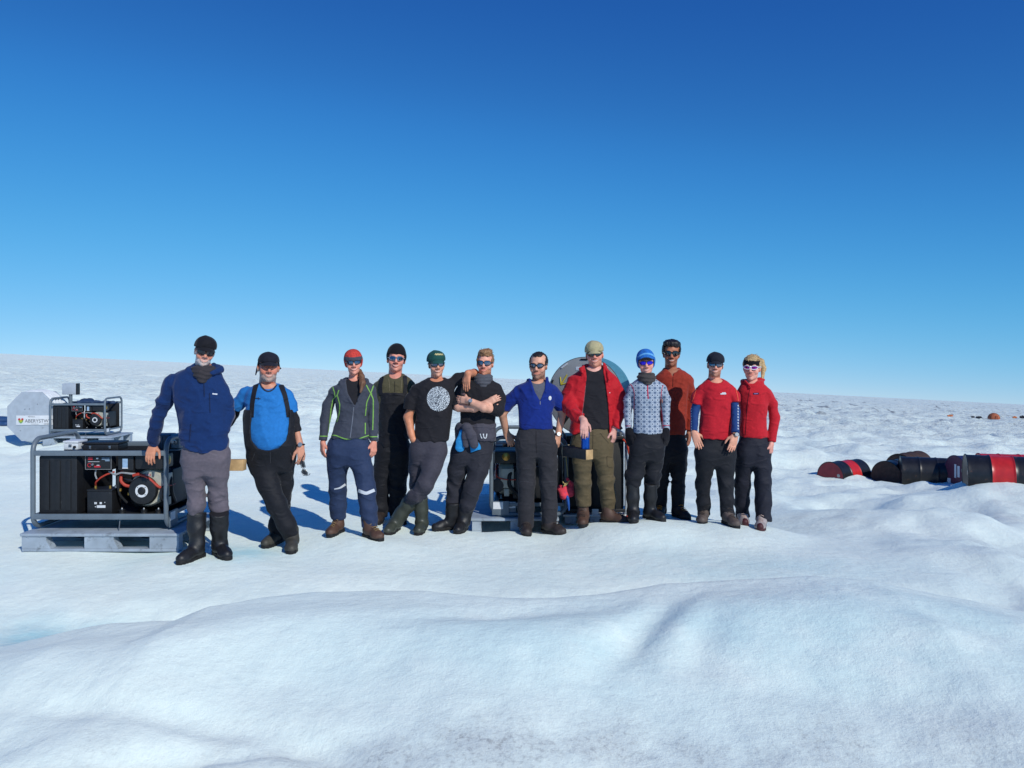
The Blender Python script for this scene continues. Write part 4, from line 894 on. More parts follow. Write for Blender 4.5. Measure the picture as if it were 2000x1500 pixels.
top = p.top('hooded_jacket', sec, [[(651, 760, 13.5, .01), (641, 792, 12.5, .02), (635, 820, 11.5, .02), (631, 861, 9.8, -.02)], [(726, 757, 13, .01), (729, 790, 12, .02), (729, 820, 11, .02), (730, 862, 9.8, -.02)]], GJ, wr=.005,
            extra=lambda v: (collar_ring(v, p.p(692, 744, .03), p.r(24), .085, .022, .2), v.cone(p.p(664, 747, -.05), .022, p.p(686, 786, -.115), .010, .01), v.cone(p.p(717, 745, -.05), .022, p.p(697, 786, -.115), .010, .01)), cut=cut_front(p, cutp, ymax=-.005), neck=lambda v: v.ell(p.p(691, 730, -.04), (p.r(17), .085, .06), .01, 'd'))
p.secs = [(p.p(0, q[0])[2], p.p((q[1]+q[2])/2, 0)[0], p.Y, p.r(q[2]-q[1])/2, q[3]) for q in sec]
NVT = cloth('navy_work_trousers', (44, 58, 88), .75, .1, .3, 120)
tr = p.trousers('work_trousers', [(846, 648, 718), (868, 641, 723, .122), (885, 640, 722, .118)], [[(660, 880, 20), (659, 915, 19), (659, 950, 17.5), (660, 985, 16.5), (661, 1012, 16)], [(703, 880, 20), (709, 918, 19.5), (715, 955, 18), (720, 995, 17), (722, 1030, 16.5)]], NVT, wr=.009,
                extra=lambda v: v.cone(p.p(641, 888, -.01), .034, p.p(643, 908, -.01), .036, .015, flat=((1, 0, 0), 1.6)))
for i in (0, 1): p.boot(i, LEA, SOLE, lace=LACE, size=.98)
p.body([[(651, 760, 9, .01), (635, 820, 7.5, .02), (630.5, 864, 6, -.02)], [(726, 757, 9, .01), (729, 820, 7.5, .02), (730, 864, 6, -.02)]], [H_(HL, (.03, -.08, -1), curl=.55, L=.93), H_(HR, (-.03, -.08, -1), curl=.55, L=.93)])
sf = p.surf(top); LIME = cloth('lime_piping', (128, 176, 84), .7)
for L in ([(650, 756), (654, 768), (654, 775)], [(662, 762), (659, 772), (650, 780), (646, 800), (644, 822), (641, 845)], [(659, 772), (664, 790), (663, 808), (658, 824)], [(715, 752), (722, 765), (726, 770)], [(730, 751), (724, 768), (716, 785), (713, 812)], [(724, 768), (729, 780), (729, 805), (728, 840)], [(713, 826), (713, 848)], [(642, 851), (655, 850), (670, 856), (684, 859), (700, 857), (721, 850)], [(622, 852), (640, 852)], [(622, 867), (638, 868)], [(721, 853), (740, 853)], [(721, 865), (738, 868)]):
    p.ribbon('piping', L, 1.9, LIME, sf, top, .003)
p.ribbon('zip', [(691, 795), (688, 825), (684, 855)], 1.6, mat('zip_metal', (130, 130, 138), .4, metal=.5), sf, top, .003)
sf2 = p.surf(tr); RFL = mat('reflective_tape', (205, 208, 214), .4, var=.08)
p.ribbon('reflective_patch', [(653, 955), (664, 953), (674, 946)], (2, 4.5), RFL, sf2, tr, .004); p.ribbon('reflective_patch', [(700, 958), (715, 964), (731, 957)], 6, RFL, sf2, tr, .004)
v = vol_px(p, (690, 700, -.15), (715, 790, .1), .12, .0055); v.chain([p.p(703, 724, .0), p.p(706, 735, -.045), p.p(708, 748, -.095), p.p(704, 766, -.125)], [.018, .024, .026, .010], .02); v.band(lambda x, y, z: -.004*NZ(x*130, y*130, z*18), .03); V_, F_ = v.mesh(1); p.add('ponytail', V_, F_, HBR)

# 4 ---- man in the black beanie and bib trousers at the back
p = Person(4, 'man in black beanie, olive shirt and black bib trousers standing behind the others')
p.head((774, 700), 733, yaw=0, roll=4, nod=-4, skin=(222, 150, 130), hair=(90, 70, 60), hat='beanie', hatm=KNIT, band=.048, ear=-.028, tall=.014, smile=1.4, w=1.06, nw=1.1, hs=.96, glasses=dict(lens=LENS_M, frame=FR_G, lh=.0175, sq=2.4, wrap=1.1))
sec = [(730, 757, 787, .075), (738, 741, 802, .10), (750, 731, 812, .12), (780, 733, 806, .13), (815, 737, 800, .125), (845, 738, 798, .128), (860, 738, 797, .126)]
OLS = cloth('olive_shirt', (84, 80, 60), .9)
top = p.top('work_shirt', sec, [[(737, 752, 15.5, .02), (734, 785, 14.5, .05), (736, 815, 13, .08), (744, 840, 11, .04)], [(802, 752, 15, .02), (806, 785, 13.5, .05), (804, 815, 12, .06), (796, 845, 11, .02)]], OLS, wr=.005, extra=lambda v: collar_ring(v, p.p(772, 736, .0), p.r(17), .07, .014, .3), neck=lambda v: v.ell(p.p(772, 731, -.05), (p.r(12), .08, .05), .008, 'd'))
bib = p.top('bib', [(766, 737, 806, .142), (790, 736, 806, .142), (820, 738, 801, .137), (850, 739, 799, .14), (872, 738, 799, .14)], [], BLK2, wr=.006)
p.secs = [(p.p(0, q[0])[2], p.p((q[1]+q[2])/2, 0)[0], p.Y, p.r(q[2]-q[1])/2, q[3]) for q in sec]
p.trousers('bib_trousers', [(855, 738, 798, .135), (880, 738, 799, .13)], [[(752, 880, 20), (748, 915, 19), (744, 955, 17), (742, 990, 16), (742, 1012, 15.5)], [(782, 880, 21), (779, 915, 19.5), (776, 955, 17.5), (777, 990, 16.5), (779, 1012, 16)]], BLK2, wr=.009)
for i in (0, 1): p.boot(i, LEAD, SOLE, size=1.02)
p.body([[(737, 752, 10, .02), (736, 815, 8, .08), (744, 842, 7, .04)], [(802, 752, 10, .02), (804, 815, 8, .06), (796, 846, 7, .02)]], [None, None])
sf = p.surf(top)
for L in ([(747, 737), (743, 755), (745, 772)], [(790, 735), (792, 752), (790, 772)]): p.ribbon('bib_strap', L, 7, BLK2, sf, None, .008)
p.ribbon('shirt_zip', [(771, 745), (771, 765)], 1.4, cloth('dark_olive', (48, 46, 38)), sf, top, .003); p.ribbon('seam', [(759, 740), (761, 752), (761, 764)], .9, cloth('pale_olive', (120, 112, 88)), sf, top, .003); p.ribbon('seam', [(785, 742), (783, 764)], .9, cloth('pale_olive', None), sf, top, .003)

# 5 ---- young man in the black t-shirt with the white disc, legs crossed
p = Person(5, 'young man in green cap and black t-shirt with white round print, legs crossed')
GCAP = cloth('green_cap_cloth', (30, 78, 72))
p.head((855, 711), 735, yaw=8, roll=-3, nod=2, skin=(216, 158, 132), handskin=(214, 142, 108), hair=(80, 60, 45), hat='cap', hatm=GCAP, band=.038, brim=.048, smile=1., w=.93, nw=.95, hs=1.02, short=1, teeth=1, glasses=dict(lens=LENS_M, frame=FR_B, lh=.019, sq=3.))
sec = [(738, 838, 868, .07), (744, 822, 880, .09), (754, 808, 889, .11), (780, 810, 888, .118), (810, 811, 885, .115), (840, 809, 881, .118), (862, 809, 879, .12)]
top = p.top('t_shirt', sec, [[(812, 757, 15.5, .0), (802, 780, 14.5, .0), (799, 800, 14, .0)], [(876, 750, 15, .03), (895, 741, 13.5, .05), (912, 736, 12.5, .06), (926, 731, 12, .05)]], BLK, wr=.006, neck=lambda v: v.ell(p.p(853, 737, -.05), (p.r(15), .08, .045), .008, 'd'))
p.secs = [(p.p(0, q[0])[2], p.p((q[1]+q[2])/2, 0)[0], p.Y, p.r(q[2]-q[1])/2, q[3]) for q in sec]
TG5 = cloth('slate_trousers', (66, 64, 74), .8)
p.trousers('trousers', [(846, 808, 874), (868, 803, 872, .115), (882, 803, 870, .112)], [[(854, 882, 18.5, -.02), (843, 915, 18, -.10), (829, 948, 16.5, -.16), (812, 968, 15, -.12), (800, 980, 13, -.08)], [(818, 880, 18.5, .0), (815, 915, 17.5, .02), (815, 948, 15.5, .03), (820, 972, 13.5, .03), (823, 986, 12, .02)]], TG5, wr=.008)
p.boot(0, RUBG, SOLE, [(812, 966, 15.5), (798, 985, 14.5), (783, 1004, 13.5), (774, 1020, 12.5)], size=1.04, name='rubber_boot'); p.boot(1, RUBG, SOLE, [(822, 972, 13.5), (823, 995, 12.8), (824, 1022, 12)], size=1.04, name='rubber_boot')
p.body([[(811, 757, 10.5, 0), (797, 815, 9.5, .02), (803, 846, 7.5, -.02), (807, 858, 7.5, -.05)], [(876, 750, 10, .03), (926, 729, 9, .05), (914, 729, 7.2, -.16)]], [None, H_(HL, (-.12, -.08, -1), n=(-.5, -.85, .25), t=1, curl=.22, L=1.0)], bare={0: 1, 1: 1})
sf = p.surf(top)
mp = bpy.data.materials.new('round_print'); mp.use_nodes = True; t_ = mp.node_tree; b_ = t_.nodes['Principled BSDF']; b_.inputs['Roughness'].default_value = .8
vo = t_.nodes.new('ShaderNodeTexVoronoi'); vo.inputs['Scale'].default_value = 75; vo.feature = 'DISTANCE_TO_EDGE'; rp = t_.nodes.new('ShaderNodeValToRGB'); rp.color_ramp.elements[0].position = .05; rp.color_ramp.elements[1].position = .22
rp.color_ramp.elements[0].color = (.04, .05, .07, 1); rp.color_ramp.elements[1].color = (.72, .78, .82, 1); tcx = t_.nodes.new('ShaderNodeTexCoord'); t_.links.new(tcx.outputs['Object'], vo.inputs['Vector']); t_.links.new(vo.outputs[0], rp.inputs[0]); t_.links.new(rp.outputs[0], b_.inputs['Base Color'])
p.disc('round_print', 856, 779, 22.2, 24, mp, sf, top, .004)
CAPM = cloth('cream_print', (205, 190, 135))
capo = [o for o in p.o.children if o.name.startswith('cap_crown')][0]; sc_ = p.surf(capo)
p.ribbon('cap_lettering', [(849.5, 693.5), (851, 690.6), (852.5, 694), (854, 690.5), (855.5, 694), (857, 690.6), (858.5, 694), (860, 690.8), (861.5, 694), (863, 691), (864.8, 694)], 1.3, CAPM, sc_, capo, .003, n=60)

# 6 ---- man with folded arms, jacket tied round the waist
p = Person(6, 'bearded fair-haired man in black jumper with folded arms and a jacket tied round his waist')
HGB = mat('fair_hair', (150, 112, 78), .6, bump=.6, bscale=120, var=.35, vscale=60)
p.head((945, 709), 733, yaw=-8, roll=2, nod=0, skin=(226, 160, 138), handskin=(226, 168, 142), hair=(150, 110, 80), beard=((176, 106, 66), .004, .8), hat=None, hairm=HGB, quiff=1, flow=(.35, .3, .35), slen=.018, hairamp=.007, hairt=.010, hairline=.068, arch=4., smile=1.2, teeth=0, nw=1.05, glasses=dict(lens=LENS_M, frame=FR_B, lh=.0205, sq=3.4, lw=.065))
sec = [(740, 928, 960, .075), (747, 912, 970, .095), (757, 899, 978, .115), (785, 900, 976, .122), (810, 899, 969, .12), (835, 897, 967, .122), (848, 896, 967, .12)]
top = p.top('jumper', sec, [[(903, 754, 15, .0), (894, 780, 14.5, -.03), (894, 797, 13.5, -.09)], [(972, 755, 15.5, .0), (977, 780, 15.5, -.02), (972, 800, 15, -.09), (957, 797, 12.5, -.17)]], BLK, wr=.005, neck=lambda v: v.ell(p.p(944, 739, -.05), (p.r(14), .08, .04), .008, 'd'))
p.secs = [(p.p(0, q[0])[2], p.p((q[1]+q[2])/2, 0)[0], p.Y, p.r(q[2]-q[1])/2, q[3]) for q in sec]
gaiter(p, [(731, 930, 961, .075), (738, 925, 963, .085), (746, 925, 961, .088), (755, 931, 956, .08)], cloth('grey_scarf', (82, 84, 92)), 1, .006, dy=-.03)
p.trousers('trousers', [(838, 893, 966), (866, 886, 964, .12), (885, 884, 960, .118)], [[(901, 885, 20, .0), (893, 918, 19.5, .02), (888, 950, 17, .03), (886, 985, 15.5), (885, 1003, 14)], [(940, 885, 20.5), (934, 918, 19.5, -.03), (924, 950, 17.5, -.05), (914, 985, 15.5, -.03), (909, 1002, 14)]], cloth('charcoal_trousers', (46, 46, 54), .8), wr=.009)
p.boot(0, RUB, SOLE, [(886, 980, 16.), (885, 1005, 14), (884, 1020, 12.5)], size=1., name='rubber_boot'); p.boot(1, RUB, SOLE, [(918, 960, 16.5), (911, 990, 14.5), (906, 1018, 12.5)], size=1.03, name='rubber_boot')
p.body([[(903, 754, 10, 0), (896, 795, 9.6, -.09), (926, 797, 8.5, -.155), (949, 788, 7., -.16)], [(972, 755, 10.5, 0), (972, 800, 10.5, -.09), (945, 796, 9.2, -.21), (916, 783, 7., -.185)]], [H_(HL, (.8, -.1, .42), n=(.2, -.95, .3), t=1, curl=.3, L=.9), H_(HL, (-.9, .4, .1), n=(-.2, -.95, 0), t=1, curl=.3, L=.9)], bare={0: 1, 1: 1})
watch(p, 919, 784.5, -.187, (-1, .1, .42), .036)
TJ = cloth('slate_jacket', (72, 70, 80), .75); TB = cloth('cyan_panel', (40, 138, 200), .75)
tj = p.top('tied_jacket', [(826, 893, 969, .13), (838, 888, 970, .138), (850, 886, 971, .14), (862, 887, 969, .136)], [], TJ, wr=.009, h=.0075)
v = vol_px(p, (870, 815, -.3), (980, 905, -.1), .1, .0065); v.ell(p.p(912, 834, -.15), (.05, .045, .04), .01); v.chain([p.p(911, 836, -.15), p.p(910, 850, -.16), p.p(910, 868, -.155)], [.035, .036, .04], .02, flat=((0, 1, 0), 2.2)); v.chain([p.p(915, 836, -.17), p.p(921, 850, -.18), p.p(926, 868, -.175)], [.036, .042, .046], .02, flat=((0, 1, 0), 2.2)); v.halfspace(p.p(912, 879, -.16), (.12, 0, -1)); v.wrinkle(.008, 3, 9, 12); V_, F_ = v.mesh(1); kn = p.add('knotted_sleeves', V_, F_, TJ, par=tj)
v = vol_px(p, (870, 815, -.3), (980, 905, -.1), .1, .0065); v.chain([p.p(903, 846, -.13), p.p(899, 862, -.13), p.p(897, 874, -.125)], [.035, .046, .048], .02, flat=((0, 1, 0), 2.6)); v.chain([p.p(920, 856, -.13), p.p(929, 874, -.13), p.p(929, 888, -.125)], [.04, .048, .05], .02, flat=((0, 1, 0), 2.6)); v.halfspace(p.p(912, 886, -.13), (.3, 0, -1)); v.wrinkle(.006, 8, 9, 12); V_, F_ = v.mesh(1); p.add('jacket_lining', V_, F_, TB, par=tj)
sf = p.surf(tj, kn); WL = cloth('white_print', (214, 218, 222))
p.ribbon('jacket_lettering', [(938, 847), (939, 851), (941, 856)], 1.7, WL, sf, tj, .004, n=6); p.ribbon('jacket_lettering', [(944, 847), (944, 852), (946.5, 856.5), (949.5, 856), (950.5, 847)], 1.8, WL, sf, tj, .004, n=10)

# 7 ---- man in the royal blue fleece
p = Person(7, 'dark-haired man in royal blue half-zip fleece with rolled sleeves, hands on his hips')
HDK = mat('dark_hair', (38, 30, 28), .55, bump=.5, bscale=120, var=.3, vscale=60)
p.head((1048, 714), 740, yaw=-10, roll=1, nod=3, skin=(214, 158, 132), handskin=(208, 152, 124), hair=(45, 35, 32), beard=((78, 58, 50), .003, .72), hat=None, hairm=HDK, hairt=.009, hairamp=.003, flow=(.1, -.3, .1), slen=.012, hairline=.074, arch=2., smile=.1, teeth=0, w=.98, nw=1.05, glasses=dict(lens=LENS_M, frame=FR_B, lh=.0165, sq=2.2, fr=.004, lw=.060))
sec = [(742, 1032, 1066, .075), (749, 1018, 1078, .095), (759, 1007, 1089, .118), (785, 1010, 1084, .125), (810, 1011, 1080, .12), (832, 1011, 1080, .122), (838, 1012, 1079, .12)]
RB = cloth('royal_blue_fleece', (19, 44, 122), .9, .25, .35, 120, .16)
p.top('grey_t_shirt', grow_secs(sec, -3, -.012)[:4], [], cloth('grey_t_shirt', (92, 94, 104)), wr=.002, neck=lambda v: v.ell(p.p(1050, 742, -.05), (p.r(12.5), .08, .04), .008, 'd'))
top = p.top('fleece', sec, [[(1012, 762, 16.5, .02), (998, 782, 16, .05), (985, 800, 14.5, .07)], [(1083, 762, 16.5, .02), (1092, 785, 15, .05), (1097, 802, 13.5, .06)]], RB, wr=.007, cut=cut_front(p, [(1036, 738), (1066, 738), (1064, 760), (1055, 783), (1045, 766)], ymax=-.005),
            extra=lambda v: (collar_ring(v, p.p(1050, 745, .02), p.r(20), .075, .017, .25), v.cone(p.p(1034, 741, -.04), .019, p.p(1041, 760, -.11), .016, .01), v.cone(p.p(1068, 740, -.04), .02, p.p(1066, 765, -.11), .018, .01)), neck=lambda v: v.ell(p.p(1050, 735, -.03), (p.r(14.5), .08, .06), .008, 'd'))
p.secs = [(p.p(0, q[0])[2], p.p((q[1]+q[2])/2, 0)[0], p.Y, p.r(q[2]-q[1])/2, q[3]) for q in sec]
tr = p.trousers('trousers', [(828, 1013, 1080), (850, 1008, 1085, .122), (870, 1007, 1087, .12)], [[(1029, 870, 20.5), (1028, 905, 19), (1028, 945, 17.5), (1027, 990, 16.5), (1027, 1030, 16.5)], [(1067, 870, 20.5), (1070, 905, 19), (1072, 945, 17.5), (1073, 990, 16), (1073, 1028, 16)]], cloth('washed_black_trousers', (50, 49, 54), .85, var=.25), wr=.006)
for i in (0, 1): p.boot(i, LEAD, SOLE, lace=LACED, size=1.02)
p.body([[(1010, 762, 10.5, .02), (981, 808, 9, .08), (989, 846, 6.8, .16)], [(1085, 762, 10.5, .02), (1098, 806, 8.8, .06), (1090, 850, 6.5, -.02)]], [H_(HL, (.42, -.15, -.85), n=(.1, -.9, .35), t=-1, curl=.75, L=1.), H_(HR, (-.08, -.1, -.9), n=(.8, -.6, 0), curl=.45, L=.95)], bare={0: 1, 1: 1})
sf = p.surf(top); p.disc('chest_emblem', 1074, 777.5, 2.8, 4.2, WL, sf, top, .004); p.ribbon('zip', [(1055, 784), (1055, 790)], 1.4, mat('zip_metal'), sf, top, .003)
watch(p, 1090, 849, -.02, (-.15, -.3, -1), .032)
fly = p.surf(tr); [p.ribbon('pocket_seam', L, 1., cloth('faded_black_seam', (62, 62, 68)), fly, tr, .002) for L in ([(1018, 842), (1012, 866)], [(1078, 842), (1084, 866)], [(1016, 940), (1040, 942)], [(1060, 942), (1086, 940)])]; p.ribbon('fly_seam', [(1047, 842), (1047, 862), (1048, 885)], 1.2, BLK, fly, tr, .003)

# 8 ---- man in the red jacket, hand on the flask
p = Person(8, 'man in open red jacket, khaki cap and olive trousers, hand on a blue flask')
KCAP = cloth('khaki_cap_cloth', (178, 168, 130))
p.head((1161, 691), 717, yaw=0, roll=-4, nod=-2, skin=(222, 150, 130), handskin=(226, 168, 152), hair=(140, 110, 80), beard=((176, 128, 98), .004, .6), hat='cap', hatm=KCAP, band=.034, brim=.050, smile=1.2, w=1.02, nw=1.1, hs=.95, glasses=dict(lens=LENS_D, frame=FR_B, lh=.020, sq=2.8, wrap=1.15))
sec = [(714, 1146, 1178, .08), (722, 1130, 1190, .105), (735, 1112, 1203, .128), (765, 1112, 1202, .135), (800, 1114, 1202, .135), (830, 1113, 1200, .138), (846, 1110, 1196, .14)]
RD = cloth('red_jacket', (188, 27, 38), .75, .15, .3, 110)
p.top('t_shirt', [q for q in grow_secs(sec, -3.5, -.016)][:6]+[(838, 1119, 1194, .125)], [], BLK, wr=.004, neck=lambda v: v.ell(p.p(1160, 716, -.05), (p.r(14.5), .09, .05), .008, 'd'))
top = p.top('red_jacket', sec, [[(1118, 742, 18, .0), (1113, 770, 17, -.0), (1112, 795, 16, -.08), (1123, 809, 14, -.2), (1136, 818, 11.5, -.30)], [(1199, 746, 17, .0), (1207, 770, 16, .01), (1211, 792, 15, .0), (1206, 815, 14, -.03), (1200, 836, 11.5, -.05)]], RD, wr=.012,
            cut=cut_front(p, [(1142, 700), (1180, 700), (1179, 728), (1182, 745), (1188, 790), (1191, 835), (1190, 870), (1136, 870), (1138, 835), (1139, 800), (1143, 770), (1146, 735)], ymax=.0),
            extra=lambda v: (collar_ring(v, p.p(1161, 718, .02), p.r(22), .085, .018, .2), v.chain([p.p(1144, 710, -.03), p.p(1136, 722, -.10), p.p(1140, 736, -.135)], [.018, .022, .008], .012), v.chain([p.p(1179, 712, -.03), p.p(1187, 728, -.10), p.p(1190, 742, -.135)], [.018, .024, .012], .012)), neck=lambda v: v.ell(p.p(1161, 706, -.03), (p.r(16), .09, .07), .008, 'd'))
p.secs = [(p.p(0, q[0])[2], p.p((q[1]+q[2])/2, 0)[0], p.Y, p.r(q[2]-q[1])/2, q[3]) for q in sec]
tr = p.trousers('trousers', [(828, 1122, 1192, .12), (850, 1117, 1194, .125), (872, 1116, 1196, .122)], [[(1136, 872, 20, .0), (1137, 905, 18.5, -.02), (1138, 940, 16.5, -.02), (1139, 972, 15), (1139, 988, 14.5)], [(1176, 872, 20), (1180, 905, 18.5, -.02), (1184, 940, 16.5, -.02), (1188, 975, 15.5), (1190, 996, 15)]], cloth('olive_trousers', (96, 84, 62), .8), wr=.007)
for i in (0, 1): p.boot(i, LEA, SOLE, lace=LACED, size=1.06)
p.body([[(1118, 742, 11, 0), (1112, 795, 9.5, -.08), (1140, 820, 7.2, -.33)], [(1199, 746, 11, 0), (1211, 792, 9.5, 0), (1200, 838, 7.2, -.05)]], [H_(HL, (.02, -.18, -.95), n=(.05, -.95, .2), t=-1, curl=.28, L=1.03), H_(HR, (-.05, -.05, -1), curl=.6, L=1.02)])
P8 = p
st = p.surf(tr); DOL = cloth('dark_olive_seam', (58, 50, 38))
for L in ([(1158, 842), (1158, 862), (1157, 880)], [(1172, 846), (1182, 858), (1189, 866)], [(1185, 892), (1196, 893)], [(1185, 892), (1186, 912), (1196, 914)], [(1126, 846), (1121, 860)]): p.ribbon('pocket_seam', L, .9, DOL, st, tr, .002)
sf = p.surf(top)
p.ribbon('zip', [(1145, 745), (1141, 780), (1137, 812)], 1.3, cloth('grey_zip', (140, 90, 95)), sf, top, .002); p.ribbon('jacket_stud', [(1190, 767), (1191.5, 767)], 1.6, WL, sf, top, .003, n=3)

# 9 ---- woman in the patterned base layer
p = Person(9, 'woman in blue and white patterned top, blue knit hat and purple mirrored sunglasses')
BK = mat('blue_striped_knit', (34, 108, 190), .95, bump=.6, bscale=100, var=.3, vscale=30)
p.head((1262.5, 709), 734, yaw=3, roll=-3, skin=(226, 160, 142), hair=(100, 70, 50), hat='beanie', hatm=BK, band=.040, ear=-.050, tall=.006, peak=KNIT, smile=1.2, w=.95, nw=.86, hs=.95, glasses=dict(lens=LENS_B, frame=FR_B, lh=.0155, wrap=1.15, fr=.0016))
sec = [(738, 1249, 1277, .065), (745, 1238, 1289, .088), (754, 1230, 1297, .105), (778, 1235, 1291, .118), (805, 1237, 1289, .105), (830, 1236, 1291, .11), (847, 1235, 1294, .12)]
pat = bpy.data.materials.new('nordic_pattern_cloth'); pat.use_nodes = True; t_ = pat.node_tree; b_ = t_.nodes['Principled BSDF']; b_.inputs['Roughness'].default_value = .85; N = t_.nodes.new; K = t_.links.new
tcx = N('ShaderNodeTexCoord'); sx = N('ShaderNodeSeparateXYZ'); K(tcx.outputs['Object'], sx.inputs[0])
def mth(op, a, b=None):
    q = N('ShaderNodeMath'); q.operation = op
    for i_, s_ in enumerate((a, b)):
        if s_ is None: continue
        if isinstance(s_, (int, float)): q.inputs[i_].default_value = s_
        else: K(s_, q.inputs[i_])
    return q.outputs[0]
fx = mth('ABSOLUTE', mth('SUBTRACT', mth('FRACT', mth('MULTIPLY', sx.outputs[0], 1/.052)), .5)); fz = mth('ABSOLUTE', mth('SUBTRACT', mth('FRACT', mth('MULTIPLY', sx.outputs[2], 1/.046)), .5)); ff = mth('ADD', fx, fz)
rp = N('ShaderNodeValToRGB'); cr_ = rp.color_ramp; cr_.interpolation = 'CONSTANT'; wh = (.50, .56, .64, 1); nv = (.085, .115, .18, 1); sl_c = (.14, .20, .30, 1)
cr_.elements[0].position = 0; cr_.elements[0].color = nv; cr_.elements[1].position = .2; cr_.elements[1].color = wh
for ps, cc in ((.40, nv), (.5, wh), (.62, sl_c), (.8, nv)): e = cr_.elements.new(ps); e.color = cc
K(ff, rp.inputs[0]); K(rp.outputs[0], b_.inputs['Base Color'])
top = p.top('base_layer_top', sec, [[(1232, 756, 11.5, .0), (1227, 780, 10.5, .02), (1226, 802, 9.6, .02), (1228, 845, 8, -.02)], [(1296, 756, 11.5, .0), (1300, 780, 10.5, .02), (1301, 802, 9.6, .02), (1301, 845, 8.2, -.02)]], pat, wr=.004, neck=lambda v: v.ell(p.p(1262, 736, -.04), (p.r(13), .08, .04), .008, 'd'))
p.secs = [(p.p(0, q[0])[2], p.p((q[1]+q[2])/2, 0)[0], p.Y, p.r(q[2]-q[1])/2, q[3]) for q in sec]
gaiter(p, [(728, 1248, 1277, .07), (736, 1244, 1281, .085), (743, 1246, 1280, .088), (750, 1253, 1274, .078)], cloth('olive_scarf', (70, 66, 66)), 2, .008, dy=-.03)
p.trousers('trousers', [(838, 1237, 1292), (860, 1232, 1296, .115), (876, 1232, 1296, .112)], [[(1248, 878, 17.5), (1243, 905, 17), (1239, 928, 17, -.02), (1237, 942, 15.5, -.01), (1236, 949, 12)], [(1280, 878, 17.5), (1278, 905, 17), (1275, 928, 17, -.02), (1272, 942, 15.5, -.01), (1270, 949, 12)]], BLK2, wr=.007)
for i in (0, 1): p.boot(i, RUB, SOLE, [(1236 if i == 0 else 1271, 944, 13), (1236 if i == 0 else 1270, 970, 12), (1237 if i == 0 else 1269, 1000, 10.8)], size=.98, name='rubber_boot')
p.body([[(1232, 756, 8, 0), (1226, 802, 6.5, .02), (1228, 845, 5.5, -.02)], [(1296, 756, 8, 0), (1301, 802, 6.5, .02), (1301, 845, 5.5, -.02)]], [None, None])
for a, q, dd in (((1228.5, 842, -.02), HL, (.06, -.1, -1)), ((1301, 842, -.02), HR, (-.06, -.1, -1))):
    w = p.p(*a); v = Vol(w-(.13, .15, .26), w+(.13, .13, .06), .006); hand_into(v, w, dd, q['n'], q['t'], .4, 1.02, 1.35, .01); v.cone(w+V3(0, 0, .015), .032, w-V3(0, 0, .03), .03, .02); V_, F_ = v.mesh(1); p.add('glove', V_, F_, KNIT)
sf = p.surf(top); RDT = cloth('red_trim', (190, 40, 66))
p.ribbon('zip', [(1265, 748), (1265, 764), (1266, 779)], 2., RDT, sf, top, .003)
for L in ([(1229, 748), (1236, 756), (1239, 766), (1239, 790), (1238, 815), (1236, 840)], [(1298, 748), (1293, 757), (1291, 768), (1291, 790), (1294, 815), (1296, 838)], [(1221, 832), (1235, 832)], [(1294, 831), (1308, 831)]): p.ribbon('red_seam', L, 1.1, RDT, sf, top, .003)
bo = [o for o in p.o.children if o.name.startswith('beanie')][0]; sb = p.surf(bo)
p.ribbon('hat_stripe', [(1246, 698), (1255, 692), (1264, 690.5), (1273, 692.5), (1279, 697)], 3., cloth('pale_blue_stripe', (100, 168, 220)), sb, bo, .003)

# 10 ---- tall man in the rust shirt at the back
p = Person(10, 'tall dark-haired man in rust coloured half-zip shirt standing in the back row')
HBK = mat('black_hair', (26, 22, 24), .5, bump=.5, bscale=120, var=.3, vscale=60)
p.head((1312, 690), 715, yaw=2, roll=2, skin=(176, 112, 84), handskin=(166, 106, 80), hair=(26, 22, 24), beard=((96, 62, 50), .001, .45), hat=None, hairm=HBK, curl=1, hairt=.013, hairamp=.006, flow=(.0, .2, .0), slen=.011, hairline=.066, arch=3.5, smile=1.4, w=.93, nw=.98, glasses=dict(lens=LENS_D, frame=FR_B, lh=.020, sq=2.6, wrap=.8))
sec = [(720, 1299, 1330, .07), (727, 1288, 1343, .092), (737, 1277, 1352, .115), (765, 1279, 1346, .122), (800, 1282, 1340, .118), (830, 1282, 1339, .12), (848, 1281, 1338, .122)]
RU = cloth('rust_shirt', (150, 52, 38), .85, .15)
top = p.top('rust_shirt', sec, [[(1283, 744, 14.5, .0), (1278, 775, 13.5, .03), (1280, 805, 12, .03), (1284, 838, 10.5, .0)], [(1346, 745, 14.5, .0), (1351, 775, 13.5, .03), (1350, 805, 12, .03), (1347, 842, 10.5, -.0)]], RU, wr=.008, extra=lambda v: collar_ring(v, p.p(1314, 724, .01), p.r(16.5), .07, .014, .35), neck=lambda v: v.ell(p.p(1314, 719, -.05), (p.r(11), .08, .05), .008, 'd'), cut=cut_front(p, [(1309, 722), (1320, 722), (1314.5, 737)], ymax=-.03, k=.004))
p.secs = [(p.p(0, q[0])[2], p.p((q[1]+q[2])/2, 0)[0], p.Y, p.r(q[2]-q[1])/2, q[3]) for q in sec]
p.trousers('trousers', [(838, 1284, 1338), (862, 1281, 1341, .12), (880, 1281, 1341, .118)], [[(1295, 882, 17.5), (1293, 910, 16), (1292, 940, 14.5), (1290, 975, 13.5), (1290, 1002, 13)], [(1325, 882, 17.5), (1325, 912, 16.5), (1325, 923, 14.5), (1324, 960, 13.8), (1324, 1004, 13.5)]], BLK2, wr=.007)
ORG = mat('orange_black_boot', (60, 48, 40), .6, bump=.4, bscale=90)
for i in (0, 1): p.boot(i, ORG, SOLE, lace=cloth('orange_lace', (214, 140, 50)), size=1.0)
